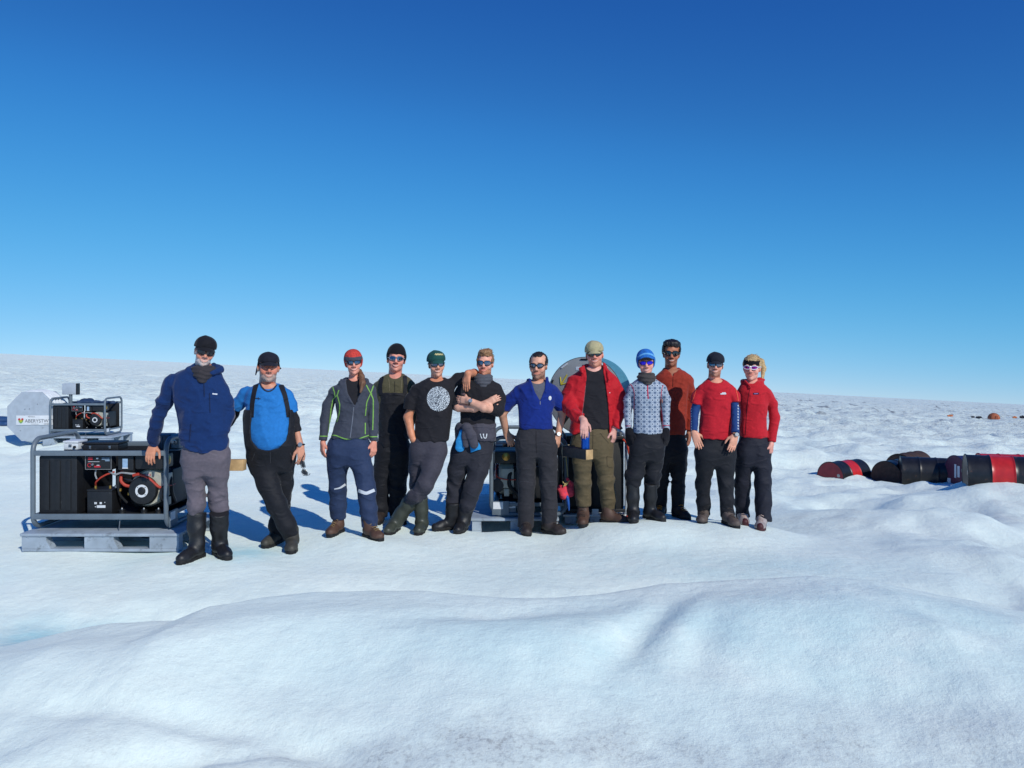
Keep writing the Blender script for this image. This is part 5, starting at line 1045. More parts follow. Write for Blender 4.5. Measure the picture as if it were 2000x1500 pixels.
p.body([[(1283, 744, 9.5, 0), (1280, 805, 8, .03), (1284, 840, 6.5, 0)], [(1346, 745, 9.5, 0), (1350, 805, 8, .03), (1346, 845, 6.3, 0)]], [None, H_(HR, (-.12, -.1, -1), curl=.35)])
sf = p.surf(top); p.ribbon('zip', [(1314.5, 736), (1314, 756)], 1.2, cloth('dark_rust', (84, 30, 24)), sf, top, .003)

# 11 ---- man in the red t-shirt over blue sleeves
p = Person(11, 'bearded man in red t-shirt over blue sleeves and dark cap, hands on his thighs')
p.head((1398, 712), 735, yaw=3, roll=4, skin=(222, 160, 136), handskin=(222, 158, 130), hair=(90, 65, 50), beard=((128, 86, 64), .004, .75), hat='cap', hatm=cloth('navy_cap_cloth', (28, 32, 44)), band=.036, brim=.046, smile=1.3, w=.97, nw=1.05, hs=1.0, short=1, glasses=dict(lens=LENS_M, frame=FR_B, lh=.020, sq=3.6, lw=.063))
sec = [(739, 1385, 1412, .07), (745, 1374, 1424, .092), (756, 1365, 1431, .112), (785, 1368, 1428, .12), (815, 1367, 1428, .118), (840, 1365, 1429, .122), (857, 1364, 1430, .125)]
RT = cloth('red_tee', (188, 30, 44), .85, .1, .25)
top = p.top('red_t_shirt', sec, [[(1369, 759, 14, .0), (1362, 775, 13.2, .0), (1359, 789, 12.5, .0)], [(1428, 760, 14, .0), (1434, 775, 13.2, -.02), (1436, 787, 12.5, -.04)]], RT, wr=.006, neck=lambda v: v.ell(p.p(1399, 739, -.05), (p.r(14), .08, .05), .008, 'd'))
BS = cloth('blue_base_layer', (30, 62, 118), .8)
slv = p.top('base_layer_sleeves', [(790, 1375, 1420, .08), (830, 1375, 1420, .08)], [[(1364, 762, 10.5, 0), (1357, 803, 9.8, .0), (1355, 842, 8.6, -.05)], [(1431, 762, 10.5, 0), (1437, 803, 9.8, -.06), (1436, 846, 8.6, -.14)]], BS, wr=.004)
p.secs = [(p.p(0, q[0])[2], p.p((q[1]+q[2])/2, 0)[0], p.Y, p.r(q[2]-q[1])/2, q[3]) for q in sec]
p.trousers('trousers', [(848, 1367, 1428), (870, 1359, 1437, .12), (888, 1358, 1437, .118)], [[(1379, 886, 18.5), (1376, 915, 17), (1374, 945, 15), (1374, 978, 13.5), (1375, 1006, 13.2)], [(1416, 886, 19), (1416, 915, 17.5), (1417, 945, 15.5), (1420, 978, 13.5), (1421, 1008, 13)]], BLK2, wr=.009)
for i in (0, 1): p.boot(i, mat('grey_leather', (92, 80, 74), .65, bump=.5, bscale=90), SOLE, lace=LACED, size=.98)
p.body([[(1369, 762, 9, 0), (1357, 803, 8, 0), (1355, 844, 6.2, -.05)], [(1428, 762, 9, 0), (1437, 803, 8, -.06), (1436, 849, 6.2, -.14)]], [H_(HL, (.30, -.22, -.9), n=(-.25, -.95, .1), curl=.12, L=1.0, spread=1.4), H_(HR, (-.30, -.22, -.9), n=(.25, -.95, .1), curl=.12, L=1.0, spread=1.4)])
sf = p.surf(top, slv)
p.ribbon('chest_logo', [(1407, 769.4), (1418, 769)], 2.4, WL, sf, top, .004); p.ribbon('chest_logo', [(1410, 767.2), (1417, 766.8)], 1.3, WL, sf, top, .004)
ORS = cloth('orange_seam', (232, 96, 70)); p.ribbon('shoulder_seam', [(1361, 757), (1357, 772), (1352, 785)], 1.2, ORS, sf, top, .004); p.ribbon('shoulder_seam', [(1436, 757), (1440, 772), (1442, 786)], 1.2, ORS, sf, top, .004)
for k in range(9): p.ribbon('sleeve_stripe', [(1441, 791+5.6*k), (1441.8, 794.2+5.6*k)], 2.2, mat('pale_grey_print', (170, 180, 195), .8), sf, slv, .003, n=3); p.ribbon('sleeve_stripe', [(1351, 797+5*k), (1350.6, 799.6+5*k)], 1.2, mat('pale_grey_print', (170, 180, 195), .8), sf, slv, .003, n=3)
watch(p, 1436, 849, -.14, (-.2, -.2, -1), .031)

# 12 ---- woman in the red jacket at the right end
p = Person(12, 'blonde woman in red hooded fleece with black headband and white sunglasses')
BLD = mat('blonde_hair', (188, 158, 112), .6, bump=.6, bscale=120, var=.35, vscale=60)
p.head((1466, 718), 745, yaw=-8, roll=2, nod=2, skin=(226, 160, 140), handskin=(226, 158, 140), hair=(190, 160, 115), hat='headband', hatm=KNIT, hairm=BLD, hairt=.012, hairamp=.004, flow=(.5, .7, -.1), slen=.022, hairline=.064, arch=3, hairbot=-.045, smile=1.1, w=.97, nw=.86, hs=.92, teeth=0, glasses=dict(lens=LENS_P, frame=FR_W, lh=.0155, sq=2.6, fr=.0042, tr=.005))
sec = [(744, 1453, 1482, .065), (751, 1446, 1494, .088), (762, 1441, 1504, .105), (788, 1443, 1500, .118), (815, 1444, 1497, .108), (838, 1443, 1498, .112), (855, 1443, 1500, .12)]
RF = cloth('red_fleece', (188, 32, 44), .92, .25, .4, 120)
top = p.top('hooded_fleece', sec, [[(1449, 764, 12, .04), (1449, 800, 11, .12), (1452, 835, 10, .16)], [(1500, 766, 13, .0), (1508, 790, 12.2, .01), (1513, 815, 11.5, .0), (1507, 864, 9.5, -.05)]], RF, wr=.005, extra=lambda v: (collar_ring(v, p.p(1469, 746, .02), p.r(19), .08, .022, .15), v.chain([p.p(1456, 744, -.05), p.p(1466, 757, -.11)], [.018, .012], .01), v.ell(p.p(1486, 742, .05), (.05, .05, .03), .02)), neck=lambda v: v.ell(p.p(1467, 738, -.04), (p.r(11.5), .075, .06), .008, 'd'))
p.secs = [(p.p(0, q[0])[2], p.p((q[1]+q[2])/2, 0)[0], p.Y, p.r(q[2]-q[1])/2, q[3]) for q in sec]
p.trousers('trousers', [(844, 1445, 1497), (868, 1441, 1502, .118), (886, 1440, 1503, .115)], [[(1455, 886, 17), (1452, 915, 16.5), (1450, 945, 15.5), (1449, 980, 14.5), (1450, 1010, 14.5)], [(1487, 886, 17.5), (1489, 915, 17), (1490, 945, 16.5), (1491, 980, 16), (1491, 1018, 16)]], cloth('dark_navy_shell', (34, 35, 46), .7), wr=.008)
WB = mat('white_boot_leather', (170, 158, 155), .6, bump=.4, bscale=90, var=.25); DKR = mat('dark_red_rand', (72, 30, 36), .6)
for i in (0, 1): p.boot(i, WB, DKR, lace=LACEW, size=.95, toecap=DKR)
p.body([[(1449, 764, 8.5, .04), (1449, 800, 7, .12), (1452, 838, 6, .16)], [(1500, 766, 8.5, 0), (1513, 815, 7, 0), (1506.5, 867, 5.8, -.05)]], [None, H_(HR, (-.12, -.1, -1), curl=.7, L=.92)])
v = vol_px(p, (1470, 690, 0), (1500, 755, .1), .1, .0055); v.chain([p.p(1479, 703, .06), p.p(1487, 706, .07), p.p(1491, 720, .06), p.p(1489, 740, .03)], [.028, .026, .026, .012], .02); v.band(lambda x, y, z: -.006*NZ(x*120, y*120, z*25), .03); V_, F_ = v.mesh(1); p.add('ponytail', V_, F_, BLD)
sf = p.surf(top); DR = cloth('dark_red_trim', (120, 22, 34)); p.ribbon('zip', [(1465, 757), (1461, 780), (1458, 815), (1456, 850)], 1.3, DR, sf, top, .003); p.ribbon('chest_label', [(1471, 769), (1482, 768.6)], 3.4, cloth('navy_label', (40, 42, 66)), sf, top, .004); p.ribbon('chest_label', [(1473, 769), (1480, 768.7)], 1., cloth('violet_print', (170, 130, 190)), sf, top, .0055)
# ------------------------------------------------------------------ equipment
GREYF = mat('grey_powder_coat', (104, 116, 126), .42, bump=.15, bscale=120, var=.14, vscale=8, wear=((62, 62, 62), 16, .62, .6)); PALM = mat('grey_pallet_plastic', (158, 170, 182), .55, bump=.3, bscale=60, var=.18, vscale=6, wear=((92, 96, 100), 11, .56, .6))
PBLK = mat('black_moulded_plastic', (27, 28, 31), .5, bump=.2, bscale=90, var=.2, wear=((70, 70, 72), 14, .62, .45)); DMET = mat('dark_engine_metal', (46, 46, 48), .45, metal=.5, var=.3, vscale=30); CREAM = mat('cream_engine_paint', (176, 172, 156), .38, var=.1)
REDH = mat('red_hose', (178, 58, 40), .5); GRYH = mat('grey_hose', (150, 152, 154), .5); BLKH = mat('black_hose', (24, 24, 26), .5); BRASS = mat('brass', (180, 140, 70), .35, metal=.8); WHT = mat('white_plate', (222, 224, 226), .5, var=.06)
REDP = mat('red_print', (190, 40, 52), .5); PALEB = mat('pale_blue_sticker', (150, 178, 205), .5, var=.15); WOOD = mat('raw_timber', (196, 160, 112), .75, bump=.4, bscale=40, var=.25, vscale=12); WOODB = mat('black_stained_timber', (46, 46, 50), .8, bump=.4, bscale=40, var=.2)
ALU = mat('dull_aluminium', (182, 190, 198), .5, metal=.2, var=.1, vscale=10, bump=.1, bscale=30); GRYP = mat('grey_paint', (152, 153, 152), .55, var=.1, vscale=8); WHP = mat('white_plastic', (215, 220, 224), .5, var=.06); YEL = mat('yellow_paint', (196, 180, 44), .6); TEAL = mat('teal_plastic', (86, 150, 172), .5, var=.08)
def part(f, name, m, par, **k): mb = MB(); f(mb); return mb.build(name, m, par, **k)
def bx(name, m, par, *a, b=.006): return MB().box(*a, b=b).build(name, m, par)
def pallet(label, loc, W, D, rz=0., h=.16):
    t = thing('pallet', label, 'pallet', loc, rz, 'plastic pallets under the equipment')
    bx('deck', PALM, t, -.012, W+.012, -.012, D+.012, h-.028, h, b=.008)
    for i in range(int(W/.11)):
        x = .05+i*.11; bx('deck_rib', PALM, t, x, x+.006, -.0165, -.0125, h-.026, h-.003, b=.001)
    op = [(W*.155, W*.40), (W*.585, W*.815)]; zt, zb = h-.03, .026
    for y0, y1 in ((0, .09), (D/2-.045, D/2+.045), (D-.09, D)):
        xs = [0, op[0][0], op[0][1], op[1][0], op[1][1], W]
        for j in (0, 2, 4):
            a, b = xs[j], xs[j+1]; la = .035 if j else 0; lb = .0
            MB().prism([(a-.0, zb), (b+(.04 if j < 4 else 0), zb), (b, zt-.03 if j < 4 else zt), (b, zt), (a, zt)], y0, y1, 'xz').build('block', PALM, t, smooth=False)
        bx('runner', PALM, t, 0, W, y0-.003, y1+.003, 0, zb-.001, b=.006)
    return t
def generator(label, loc, rz=0., scale=1., group='generator units in grey frames', detail=True):
    t = thing('generator', label, 'generator', loc, rz, group); t.scale = (scale,)*3
    for x in (.03, 1.2):
        part(lambda m: m.tube([(x, a, b) for a, b in rounded_rect(.02, .78, .022, .80, .11, 7)], .021, 12, closed=True), 'end_loop', GREYF, t)
    for y in (.004, .77):
        bx('top_rail', GREYF, t, .035, 1.195, y, y+.024, .655, .70); bx('lower_rail', GREYF, t, .035, 1.195, y, y+.024, .095, .145)
    for x in (.03, 1.2): bx('side_rail', GREYF, t, x-.012, x+.012, .04, .76, .105, .14)
    bx('base_plate', DMET, t, .05, 1.18, .05, .75, .110, .126, b=.003)
    tk = bx('fuel_tank', PBLK, t, .065, .405, .045, .70, .128, .652, b=.02)
    for x in (.14, .235, .33): bx('tank_rib', PBLK, tk, x-.022, x+.022, .036, .044, .17, .61, b=.003)
    part(lambda m: m.lathe([(.04, 0), (.04, .03), (.035, .034)], 'z', (.14, .4, .652), 20), 'filler_cap', PBLK, tk)
    cp = bx('control_panel', PBLK, t, .47, .71, .05, .13, .525, .655, b=.008)
    bx('panel_edge', GRYH, cp, .475, .705, .046, .0485, .53, .533, b=0); bx('panel_edge', GRYH, cp, .475, .478, .046, .0485, .534, .65, b=0); bx('panel_edge', GRYH, cp, .702, .705, .046, .0485, .534, .65, b=0)
    for (x0, x1, z0, z1, m) in ((.50, .54, .615, .638, REDP), (.572, .59, .622, .632, WHT), (.62, .69, .628, .632, PALEB), (.62, .69, .616, .62, PALEB), (.65, .69, .604, .61, PALEB), (.5, .6, .597, .6, WHT), (.555, .61, .548, .562, REDP), (.575, .6, .565, .57, WHT)):
        bx('panel_print', m, cp, x0, x1, .0465, .0488, z0, z1, b=0)
    part(lambda m: m.tube([(.512+.016*math.cos(a), .0475, .568+.016*math.sin(a)) for a in np.linspace(0, 6.283, 17)[:-1]], .003, 5, closed=True), 'red_dial', REDP, cp)
    part(lambda m: m.lathe([(.011, 0), (.011, -.02), (.009, -.022)], 'y', (.545, .05, .575), 14), 'ignition_switch', M_STEEL, cp)
    ab = bx('air_filter_box', PBLK, t, .76, .90, .05, .32, .52, .652, b=.015); bx('sticker', PALEB, ab, .805, .85, .044, .0485, .545, .625, b=0); bx('sticker', WHT, ab, .803, .852, .0435, .0483, .538, .546, b=0)
    bx('exhaust_shroud', PBLK, t, .91, 1.16, .05, .28, .53, .656, b=.02); bx('shade_panel', PBLK, t, .41, 1.17, .735, .745, .13, .66, b=.002)  # dark back sheet added for the shaded look inside the frame
    # engine: block, fins, cream fan housing with black flywheel cover and white hub ring
    bl = bx('engine_block', DMET, t, .80, 1.14, .24, .70, .16, .46, b=.02)
    for k in range(6): bx('cooling_fin', DMET, bl, .79, 1.15, .245+.05*k, .255+.05*k, .20, .45, b=.002)
    cx_, cz_ = .985, .345
    out = []
    for k in range(36):
        a = 2*math.pi*k/36; r = .158+.030*max(0, math.cos(a-1.15))**6+.012*max(0, math.cos(a-.3))**4; out.append((cx_+.012+r*math.cos(a), cz_+.005+r*math.sin(a)))
    fh = MB(); inn = [(cx_+(x-cx_)*.9, cz_+(z-cz_)*.9) for x, z in out]; n = 36
    fh.add([(x, .24, z) for x, z in out]+[(x, .12, z) for x, z in out]+[(x, .095, z) for x, z in inn], [(i, (i+1) % n, (i+1) % n+n, i+n) for i in range(n)]+[(i+n, (i+1) % n+n, (i+1) % n+2*n, i+2*n) for i in range(n)]+[tuple(range(2*n, 3*n)), tuple(range(n))[::-1]])
    fan = fh.build('fan_housing', CREAM, t)
    part(lambda m: m.lathe([(.128, .094), (.128, .072), (.118, .058), (.09, .052), (.058, .05)], 'y', (cx_-.012, 0, cz_-.005), 40), 'flywheel_cover', PBLK, fan)
    part(lambda m: m.lathe([(.036, .0492), (.036, .044), (.056, .044), (.056, .0492)], 'y', (cx_-.012, 0, cz_-.005), 32), 'hub_ring', WHT, fan)
    part(lambda m: m.lathe([(.034, .049), (.034, .042), (.028, .038)], 'y', (cx_-.012, 0, cz_-.005), 24), 'hub_cap', PBLK, fan)
    for k in range(4): a = R(45+90*k); part(lambda m: m.lathe([(.004, 0), (.004, -.004), (.002, -.005)], 'y', (cx_-.012+.046*math.cos(a), .0438, cz_-.005+.046*math.sin(a)), 8), 'bolt', PBLK, fan)
    bx('name_plate', REDP, fan, .965, 1.03, .088, .0945, .468, .482, b=0); bx('name_print', WHT, fan, .969, 1.026, .086, .0875, .471, .479, b=0)
    bt = bx('battery', PBLK, t, .485, .705, .06, .235, .130, .335, b=.008); bx('battery_lid', PBLK, bt, .482, .708, .057, .238, .336, .352, b=.006)
    for (x0, x1, z0, z1) in ((.573, .648, .19, .212), (.552, .562, .222, .24), (.566, .572, .222, .24), (.598, .616, .222, .24), (.556, .566, .196, .202), (.64, .646, .235, .241)): bx('battery_print', WHT, bt, x0, x1, .0555, .0592, z0, z1, b=0)
    for x in (.53, .66): part(lambda m: m.lathe([(.012, .352), (.010, .375), (.006, .378)], 'z', (x, .12, 0), 14), 'terminal', BRASS, bt)
    def hose(name, pts, r, m):
        P_ = np.array(pts, float); tt = np.linspace(0, len(P_)-1, 8*len(P_)); Q = np.stack([np.interp(tt, np.arange(len(P_)), P_[:, i]) for i in range(3)], 1)
        for _ in range(10): Q[1:-1] = .5*Q[1:-1]+.25*(Q[:-2]+Q[2:])
        part(lambda mb: mb.tube(Q, r, 8), name, m, t)
    hose('battery_lead', [(.53, .12, .375), (.545, .09, .41), (.59, .08, .45), (.64, .09, .48), (.70, .12, .50)], .008, REDH)
    hose('fuel_hose', [(.66, .10, .505), (.72, .085, .475), (.78, .08, .50), (.86, .08, .488), (.90, .09, .485)], .009, GRYH)
    hose('wiring_loom', [(.885, .075, .47), (.93, .07, .485), (.99, .068, .47), (1.05, .068, .43), (1.10, .07, .38), (1.15, .10, .345)], .012, REDH); hose('wiring_loom', [(.88, .08, .478), (.94, .076, .492), (1.0, .074, .462), (1.06, .074, .42), (1.10, .075, .39)], .008, REDH)
    hose('fuel_hose', [(.55, .09, .525), (.545, .08, .48), (.555, .09, .44)], .007, GRYH); hose('coolant_hose', [(.75, .15, .50), (.76, .1, .42), (.80, .1, .38), (.86, .14, .36)], .014, REDH)
    hose('black_hose', [(.72, .14, .52), (.74, .09, .42), (.75, .1, .30), (.80, .14, .22)], .012, BLKH); hose('black_hose', [(.70, .2, .45), (.80, .12, .43), (.88, .12, .42)], .014, BLKH); hose('exhaust_pipe', [(1.10, .3, .5), (1.16, .2, .42), (1.17, .2, .3), (1.16, .3, .2)], .022, DMET)
    for (x, y, z) in ((.735, .12, .45), (.76, .1, .33), (.82, .13, .29), (.72, .1, .36)): part(lambda m: m.lathe([(.012, 0), (.012, .02), (.006, .026)], 'z', (x, y, z), 10), 'fitting', BRASS if x > .74 else M_STEEL, t)
    for x in (.765, .96, 1.09):
        mo = part(lambda m: m.lathe([(.03, .127), (.026, .145), (.03, .162)], 'z', (x, .12, 0), 18), 'rubber_mount', PBLK, t); part(lambda m: m.lathe([(.010, .162), (.010, .174), (.006, .180)], 'z', (x, .12, 0), 10), 'mount_bolt', M_STEEL, mo)
    part(lambda m: m.tube([(.79, .03, .09), (.785, .02, .0)], .004, 6), 'tie_wire', M_STEEL, t)
    # the engine end, seen on the unit behind the men: gold muffler, pump pulley, label plate
    part(lambda m: m.lathe([(.012, 1.02), (.04, 1.03), (.05, 1.07), (.05, 1.13), (.04, 1.165), (.012, 1.175)], 'x', (0, .17, .60), 24), 'oil_filter', BRASS, t)
    part(lambda m: m.lathe([(.07, 1.14), (.07, 1.16), (.055, 1.162), (.055, 1.168)], 'x', (0, .09, .31), 28), 'pump_pulley', PBLK, t)
    bx('side_cover', CREAM, t, 1.14, 1.165, .12, .25, .28, .48, b=.012); bx('side_cover_panel', CREAM, t, 1.165, 1.17, .15, .20, .20, .27, b=.003); bx('engine_guard', PBLK, t, 1.142, 1.16, .27, .6, .18, .5, b=.01)
    hose('starter_rope', [(1.172, .06, .42), (1.178, .1, .385), (1.178, .2, .365), (1.175, .27, .37)], .006, REDH)
    lp = bx('lower_plate', GREYF, t, 1.19, 1.198, .06, .27, .035, .15, b=.002); bx('label_plate', WHT, lp, 1.199, 1.202, .065, .265, .085, .145, b=0)
    for (y0, y1, z0, z1) in ((.09, .16, .104, .110), (.2, .235, .10, .112), (.17, .2, .128, .134)): bx('label_print', PBLK, lp, 1.2025, 1.2040, y0, y1, z0, z1, b=0)
    sd = bx('corner_plate', GREYF, t, 1.222, 1.229, .03, .2, .02, .16, b=.002); bx('corner_sticker', WHT, sd, 1.23, 1.2325, .04, .14, .08, .15, b=0)
    return t
pallet('grey plastic pallet under the large generator beside the man in navy', (-4.25, 7.1, .0), 1.36, .92)
generator('large generator in grey tube frame beside the man in navy', (-4.24, 7.18, .165))
def crate(name, label, cat, loc, w, d, h, m, extra=None):
    t = thing(name, label, cat, loc); bx('case', m, t, 0, w, 0, d, 0, h, b=.012); bx('lid', m, t, -.004, w+.004, -.004, d+.004, h+.001, h+.02, b=.006)
    if extra: extra(t, w, d, h)
    return t
crate('junction_box', 'small white junction box on top of the front generator', 'box', (-4.24+.22, 7.34, .165+.69), .13, .16, .06, WHP, lambda t, w, d, h: [bx('latch', M_STEEL, t, w*.4, w*.6, -.012, -.005, .03, .05, b=.002), part(lambda m: m.lathe([(.012, 0), (.012, -.015), (.008, -.02)], 'y', (w*.8, -.001, .025), 12), 'cable_gland', PBLK, t)])
crate('battery_case', 'long flat black case on top of the front generator', 'case', (-4.24+.38, 7.36, .165+.675), .32, .2, .06, PBLK, lambda t, w, d, h: [bx('latch', M_STEEL, t, w*k, w*k+.02, -.012, -.005, .02, .05, b=.002) for k in (.2, .75)])
tpump = thing('pump_motor', 'dark grey pump motor on the generator behind the leaning arm', 'motor', (-4.24+.93, 7.50, .165+.66))
bx('motor_body', mat('navy_grey_paint', (58, 68, 84), .5), tpump, 0, .17, 0, .2, .012, .15, b=.02); bx('gearbox', GREYF, tpump, .171, .25, .03, .17, .02, .15, b=.012); bx('foot', GREYF, tpump, -.01, .25, .02, .18, 0, .011, b=.003)
for k in range(5): bx('cooling_fin', mat('navy_grey_paint'), tpump, .02+.028*k, .028+.028*k, -.008, -.001, .02, .14, b=.001)
part(lambda m: m.lathe([(.025, 0), (.025, -.03), (.012, -.032), (.012, -.05)], 'y', (.212, .03, .085), 16), 'outlet', M_STEEL, tpump)
def beam(label, x0, x1, y0, y1, z0, z1, endm, m):
    t = thing('timber_beam', label, 'beam', (x0, (y0+y1)/2, z0)); t['kind'] = 'thing'; w = (y1-y0)/2
    bx('shaft', m, t, 0, x1-x0-.006, -w, w, 0, z1-z0, b=.006); bx('sawn_end', endm, t, x1-x0-.0055, x1-x0, -w+.003, w-.003, .003, z1-z0-.003, b=.001); return t
beam('pale timber beam sticking out behind the man in navy', -2.86, -2.325, 7.10, 7.176, .70, .795, WOOD, WOOD)
tk_ = [o for o in bpy.data.objects if o.name == 'timber_beam'][0]
part(lambda m: m.tube([(.34, .01, .0), (.34, .01, -.70)], .02, 12), 'support_post', GREYF, tk_)
# far unit and the octagonal reel
def far_pallet():
    return pallet('pale pallet under the small generator on the far left', (-8.22, 14.35, .10), 1.2, .8, h=.16)
far_pallet()
g2 = generator('distant generator with a grey flat box mounted above it', (-8.16, 14.42, .265), 0., .82)
tb = thing('mast_box', 'grey flat box on a short post above the distant generator', 'box', (-7.93, 14.72, .265+.536))
part(lambda m: m.tube([(0, 0, -.0), (0, 0, .19)], .03, 12), 'post', GREYF, tb); bx('housing', ALU, tb, -.13, .12, -.05, .05, .18, .375, b=.012); bx('side_cap', PBLK, tb, .121, .14, -.055, .055, .175, .38, b=.006)
tt = thing('tarpaulin', 'dark blue tarpaulin rolled on top of the distant generator', 'tarpaulin', (-7.80, 14.72, .265+.54))
v = Vol((-.1, -.2, -.03), (.75, .25, .16), .012); v.cone((.0, 0, .035), .035, (.62, .05, .03), .03, .02); v.cone((.05, .06, .05), .05, (.2, .08, .055), .05, .03); v.wrinkle(.012, 2, 9, 9); v.halfspace((0, 0, .002), (0, 0, -1)); V_, F_ = v.mesh(1); mesh_obj('roll', V_, F_, mat('navy_tarp', (38, 60, 92), .6), tt)
def octagon(r, cx_=0, cz_=0): return [(cx_+r*math.cos(R(22.5+45*k)), cz_+r*math.sin(R(22.5+45*k))) for k in range(8)]
def emblem(par, cx_, cz_, s_, y):
    """three coloured discs over a green shield"""
    part(lambda m: m.prism([(cx_-s_, cz_+.2*s_), (cx_+s_, cz_+.2*s_), (cx_+.8*s_, cz_-.6*s_), (cx_, cz_-1.2*s_), (cx_-.8*s_, cz_-.6*s_)], y, y-.002, 'xz'), 'crest_shield', mat('crest_green', (120, 168, 90), .5), par, smooth=False)
    for k, c in ((-1, REDP), (1, REDP), (0, YEL)): part(lambda m: m.lathe([(s_*.42, 0), (s_*.42, -.003)], 'y', (cx_+k*s_*.62, y-.0025-abs(k)*.0005, cz_+s_*(.5 if k else -.1)), 14), 'crest_disc', c, par)
def text(par, s, x, z, y, h, m, name='lettering', squash=1.):
    cu = bpy.data.curves.new('txt', 'FONT'); cu.body = s; cu.size = h; cu.extrude = .0008; cu.align_x = 'LEFT'
    o = bpy.data.objects.new('txt', cu); COL.objects.link(o); dg = bpy.context.evaluated_depsgraph_get(); me = bpy.data.meshes.new_from_object(o.evaluated_get(dg)); bpy.data.objects.remove(o)
    me.materials.clear(); me.materials.append(m); n = bpy.data.objects.new(name, me); COL.objects.link(n); n.parent = par; n.location = (x, y, z); n.rotation_euler = (R(90), 0, 0); n.scale = (squash, 1, 1); return n
tr = thing('octagonal_reel', 'octagonal aluminium hose reel carrying a white university sign', 'hose reel', (-8.50, 14.5, .10))
rc = .50
for y in (0, .42): part(lambda m: m.prism(octagon(.47, 0, rc), y, y+.02, 'xz'), 'flange', ALU, tr, smooth=False)
part(lambda m: m.lathe([(.44, .021), (.44, .419)], 'y', (0, 0, rc), 48), 'hose_coil', WHP, tr)
for k in range(4): part(lambda m: m.tube([(.441*math.cos(a), .07+.09*k, rc+.441*math.sin(a)) for a in np.linspace(0, 6.283, 49)[:-1]], .03, 8, closed=True), 'hose_turn', WHP, tr)
for (x, z) in ((-.12, .13), (-.04, .135), (-.13, .02), (-.04, .02), (.1, .22), (.2, -.2), (-.2, -.25)): part(lambda m: m.lathe([(.008, 0), (.008, -.006), (.004, -.008)], 'y', (x, -.0005, rc+z), 8), 'bolt', M_STEEL, tr)
sg = bx('sign', WHT, tr, -.27, .50, -.012, -.004, rc-.15, rc+.02, b=.001); ink = mat('grey_ink', (92, 96, 104), .6, var=0)
emblem(sg, -.185, rc-.07, .045, -.0125); text(sg, 'ABERYSTWYTH', -.115, rc-.105, -.0135, .085, ink, squash=.98); text(sg, 'PRIFYSGOL', -.06, rc-.012, -.0135, .026, ink); text(sg, 'UNIVERSITY', .22, rc-.14, -.0135, .026, ink); text(sg, 'P R I F Y S G O L', .0, rc-.14, -.0135, .018, ink)
for s in (-1, 1): part(lambda m: m.tube([(s*.45, .48, .02), (0, .46, rc)], .018, 8), 'stand_leg', ALU, tr)
ts = thing('sled', 'blue sled lying on the ice at the left edge', 'sled', (-9.9, 16.2, float(H(-9.8, 16.2))+.02)); ts.rotation_euler = (0, 0, R(4))
v = Vol((-.5, -.4, -.05), (.85, .4, .3), .014); v.cone((-.3, -.2, .05), .05, (.6, -.2, .03), .035, .02); v.cone((-.3, .2, .05), .05, (.6, .2, .03), .035, .02); v.cone((-.25, 0, .09), .13, (.1, 0, .10), .09, .04, flat=((0, 0, 1), 1.4)); v.cone((-.3, -.2, .05), .04, (-.3, .2, .05), .04, .02); v.cone((.6, -.2, .03), .03, (.6, .2, .03), .03, .02); v.wrinkle(.01, 4, 7, 7); V_, F_ = v.mesh(1); mesh_obj('sled_body', V_, F_, mat('dark_blue_plastic', (40, 74, 118), .5), ts)
# the middle: generator seen from its end, black tank unit and round reel behind
pallet('grey plastic pallet under the middle generator behind the man in royal blue', (-.40, 9.62, -.085), 1.40, .86, R(-90), h=.15)
generator('middle generator seen end on behind the man in royal blue', (-.23, 9.50, .067), R(-90))
bt2 = beam('black beam with sawn end beside the man in olive trousers', .0, .66, -.045, .045, .711, .808, WOOD, WOODB)
bt2.rotation_euler = (0, 0, R(-55)); bt2.location = (.735-.66*math.cos(R(55)), 7.76+.66*math.sin(R(55)), .711)
for x in (.12, .30): part(lambda m: m.tube([(x, .0, .1035), (x, .06, .106), (x, .085, .05), (x, .06, -.006), (x, -.04, -.006), (x, -.048, .05), (x, -.04, .1055)], .006, 6, closed=True), 'lashing', mat('rope', (150, 140, 120), .9), bt2)
fl = thing('flask', 'shiny blue metal flask standing on the black beam', 'flask', (.700, 7.812, .8085))
part(lambda m: m.lathe([(.036, 0), (.040, .006), (.040, .150), (.036, .166), (.026, .174)], 'z', (0, 0, 0), 32), 'body', mat('anodised_blue', (20, 88, 190), .25, metal=.6, var=.05), fl); part(lambda m: m.lathe([(.025, .1745), (.025, .192), (.02, .195)], 'z', (0, 0, 0), 24), 'cap', M_BLK, fl)
tu = thing('tank_unit', 'black tank unit in a dark frame behind the man in red jacket', 'tank', (.56, 8.74, -.095))
bx('tank', PBLK, tu, .01, .64, .02, .72, .14, .90, b=.03)
for x in (.15, .33, .51): bx('tank_rib', PBLK, tu, x-.03, x+.03, .008, .019, .2, .84, b=.004)
for x in (0, .655): part(lambda m: m.tube([(x, a, b) for a, b in rounded_rect(-.02, .76, .10, .935, .06, 5)], .018, 10, closed=True), 'frame_loop', M_BLK if x == 0 else ALU, tu)
bx('top_rail', M_BLK, tu, .02, .64, -.032, -.008, .90, .935); bx('base_rail', M_BLK, tu, .02, .64, -.032, -.008, .125, .16); bx('label', WHT, tu, .29, .36, -.0365, -.0325, .10, .16, b=0)
for x in (0., .27, .54): bx('foot_block', PALM, tu, x, x+.12, -.03, .74, 0, .08, b=.01)
bx('foot_plate', WHP, tu, -.02, .68, -.04, .76, .0805, .099, b=.004)
part(lambda m: m.lathe([(.022, 0), (.022, .04), (.03, .042), (.03, .07), (.012, .075)], 'z', (.60, .06, .90), 16), 'valve', M_STEEL, tu)
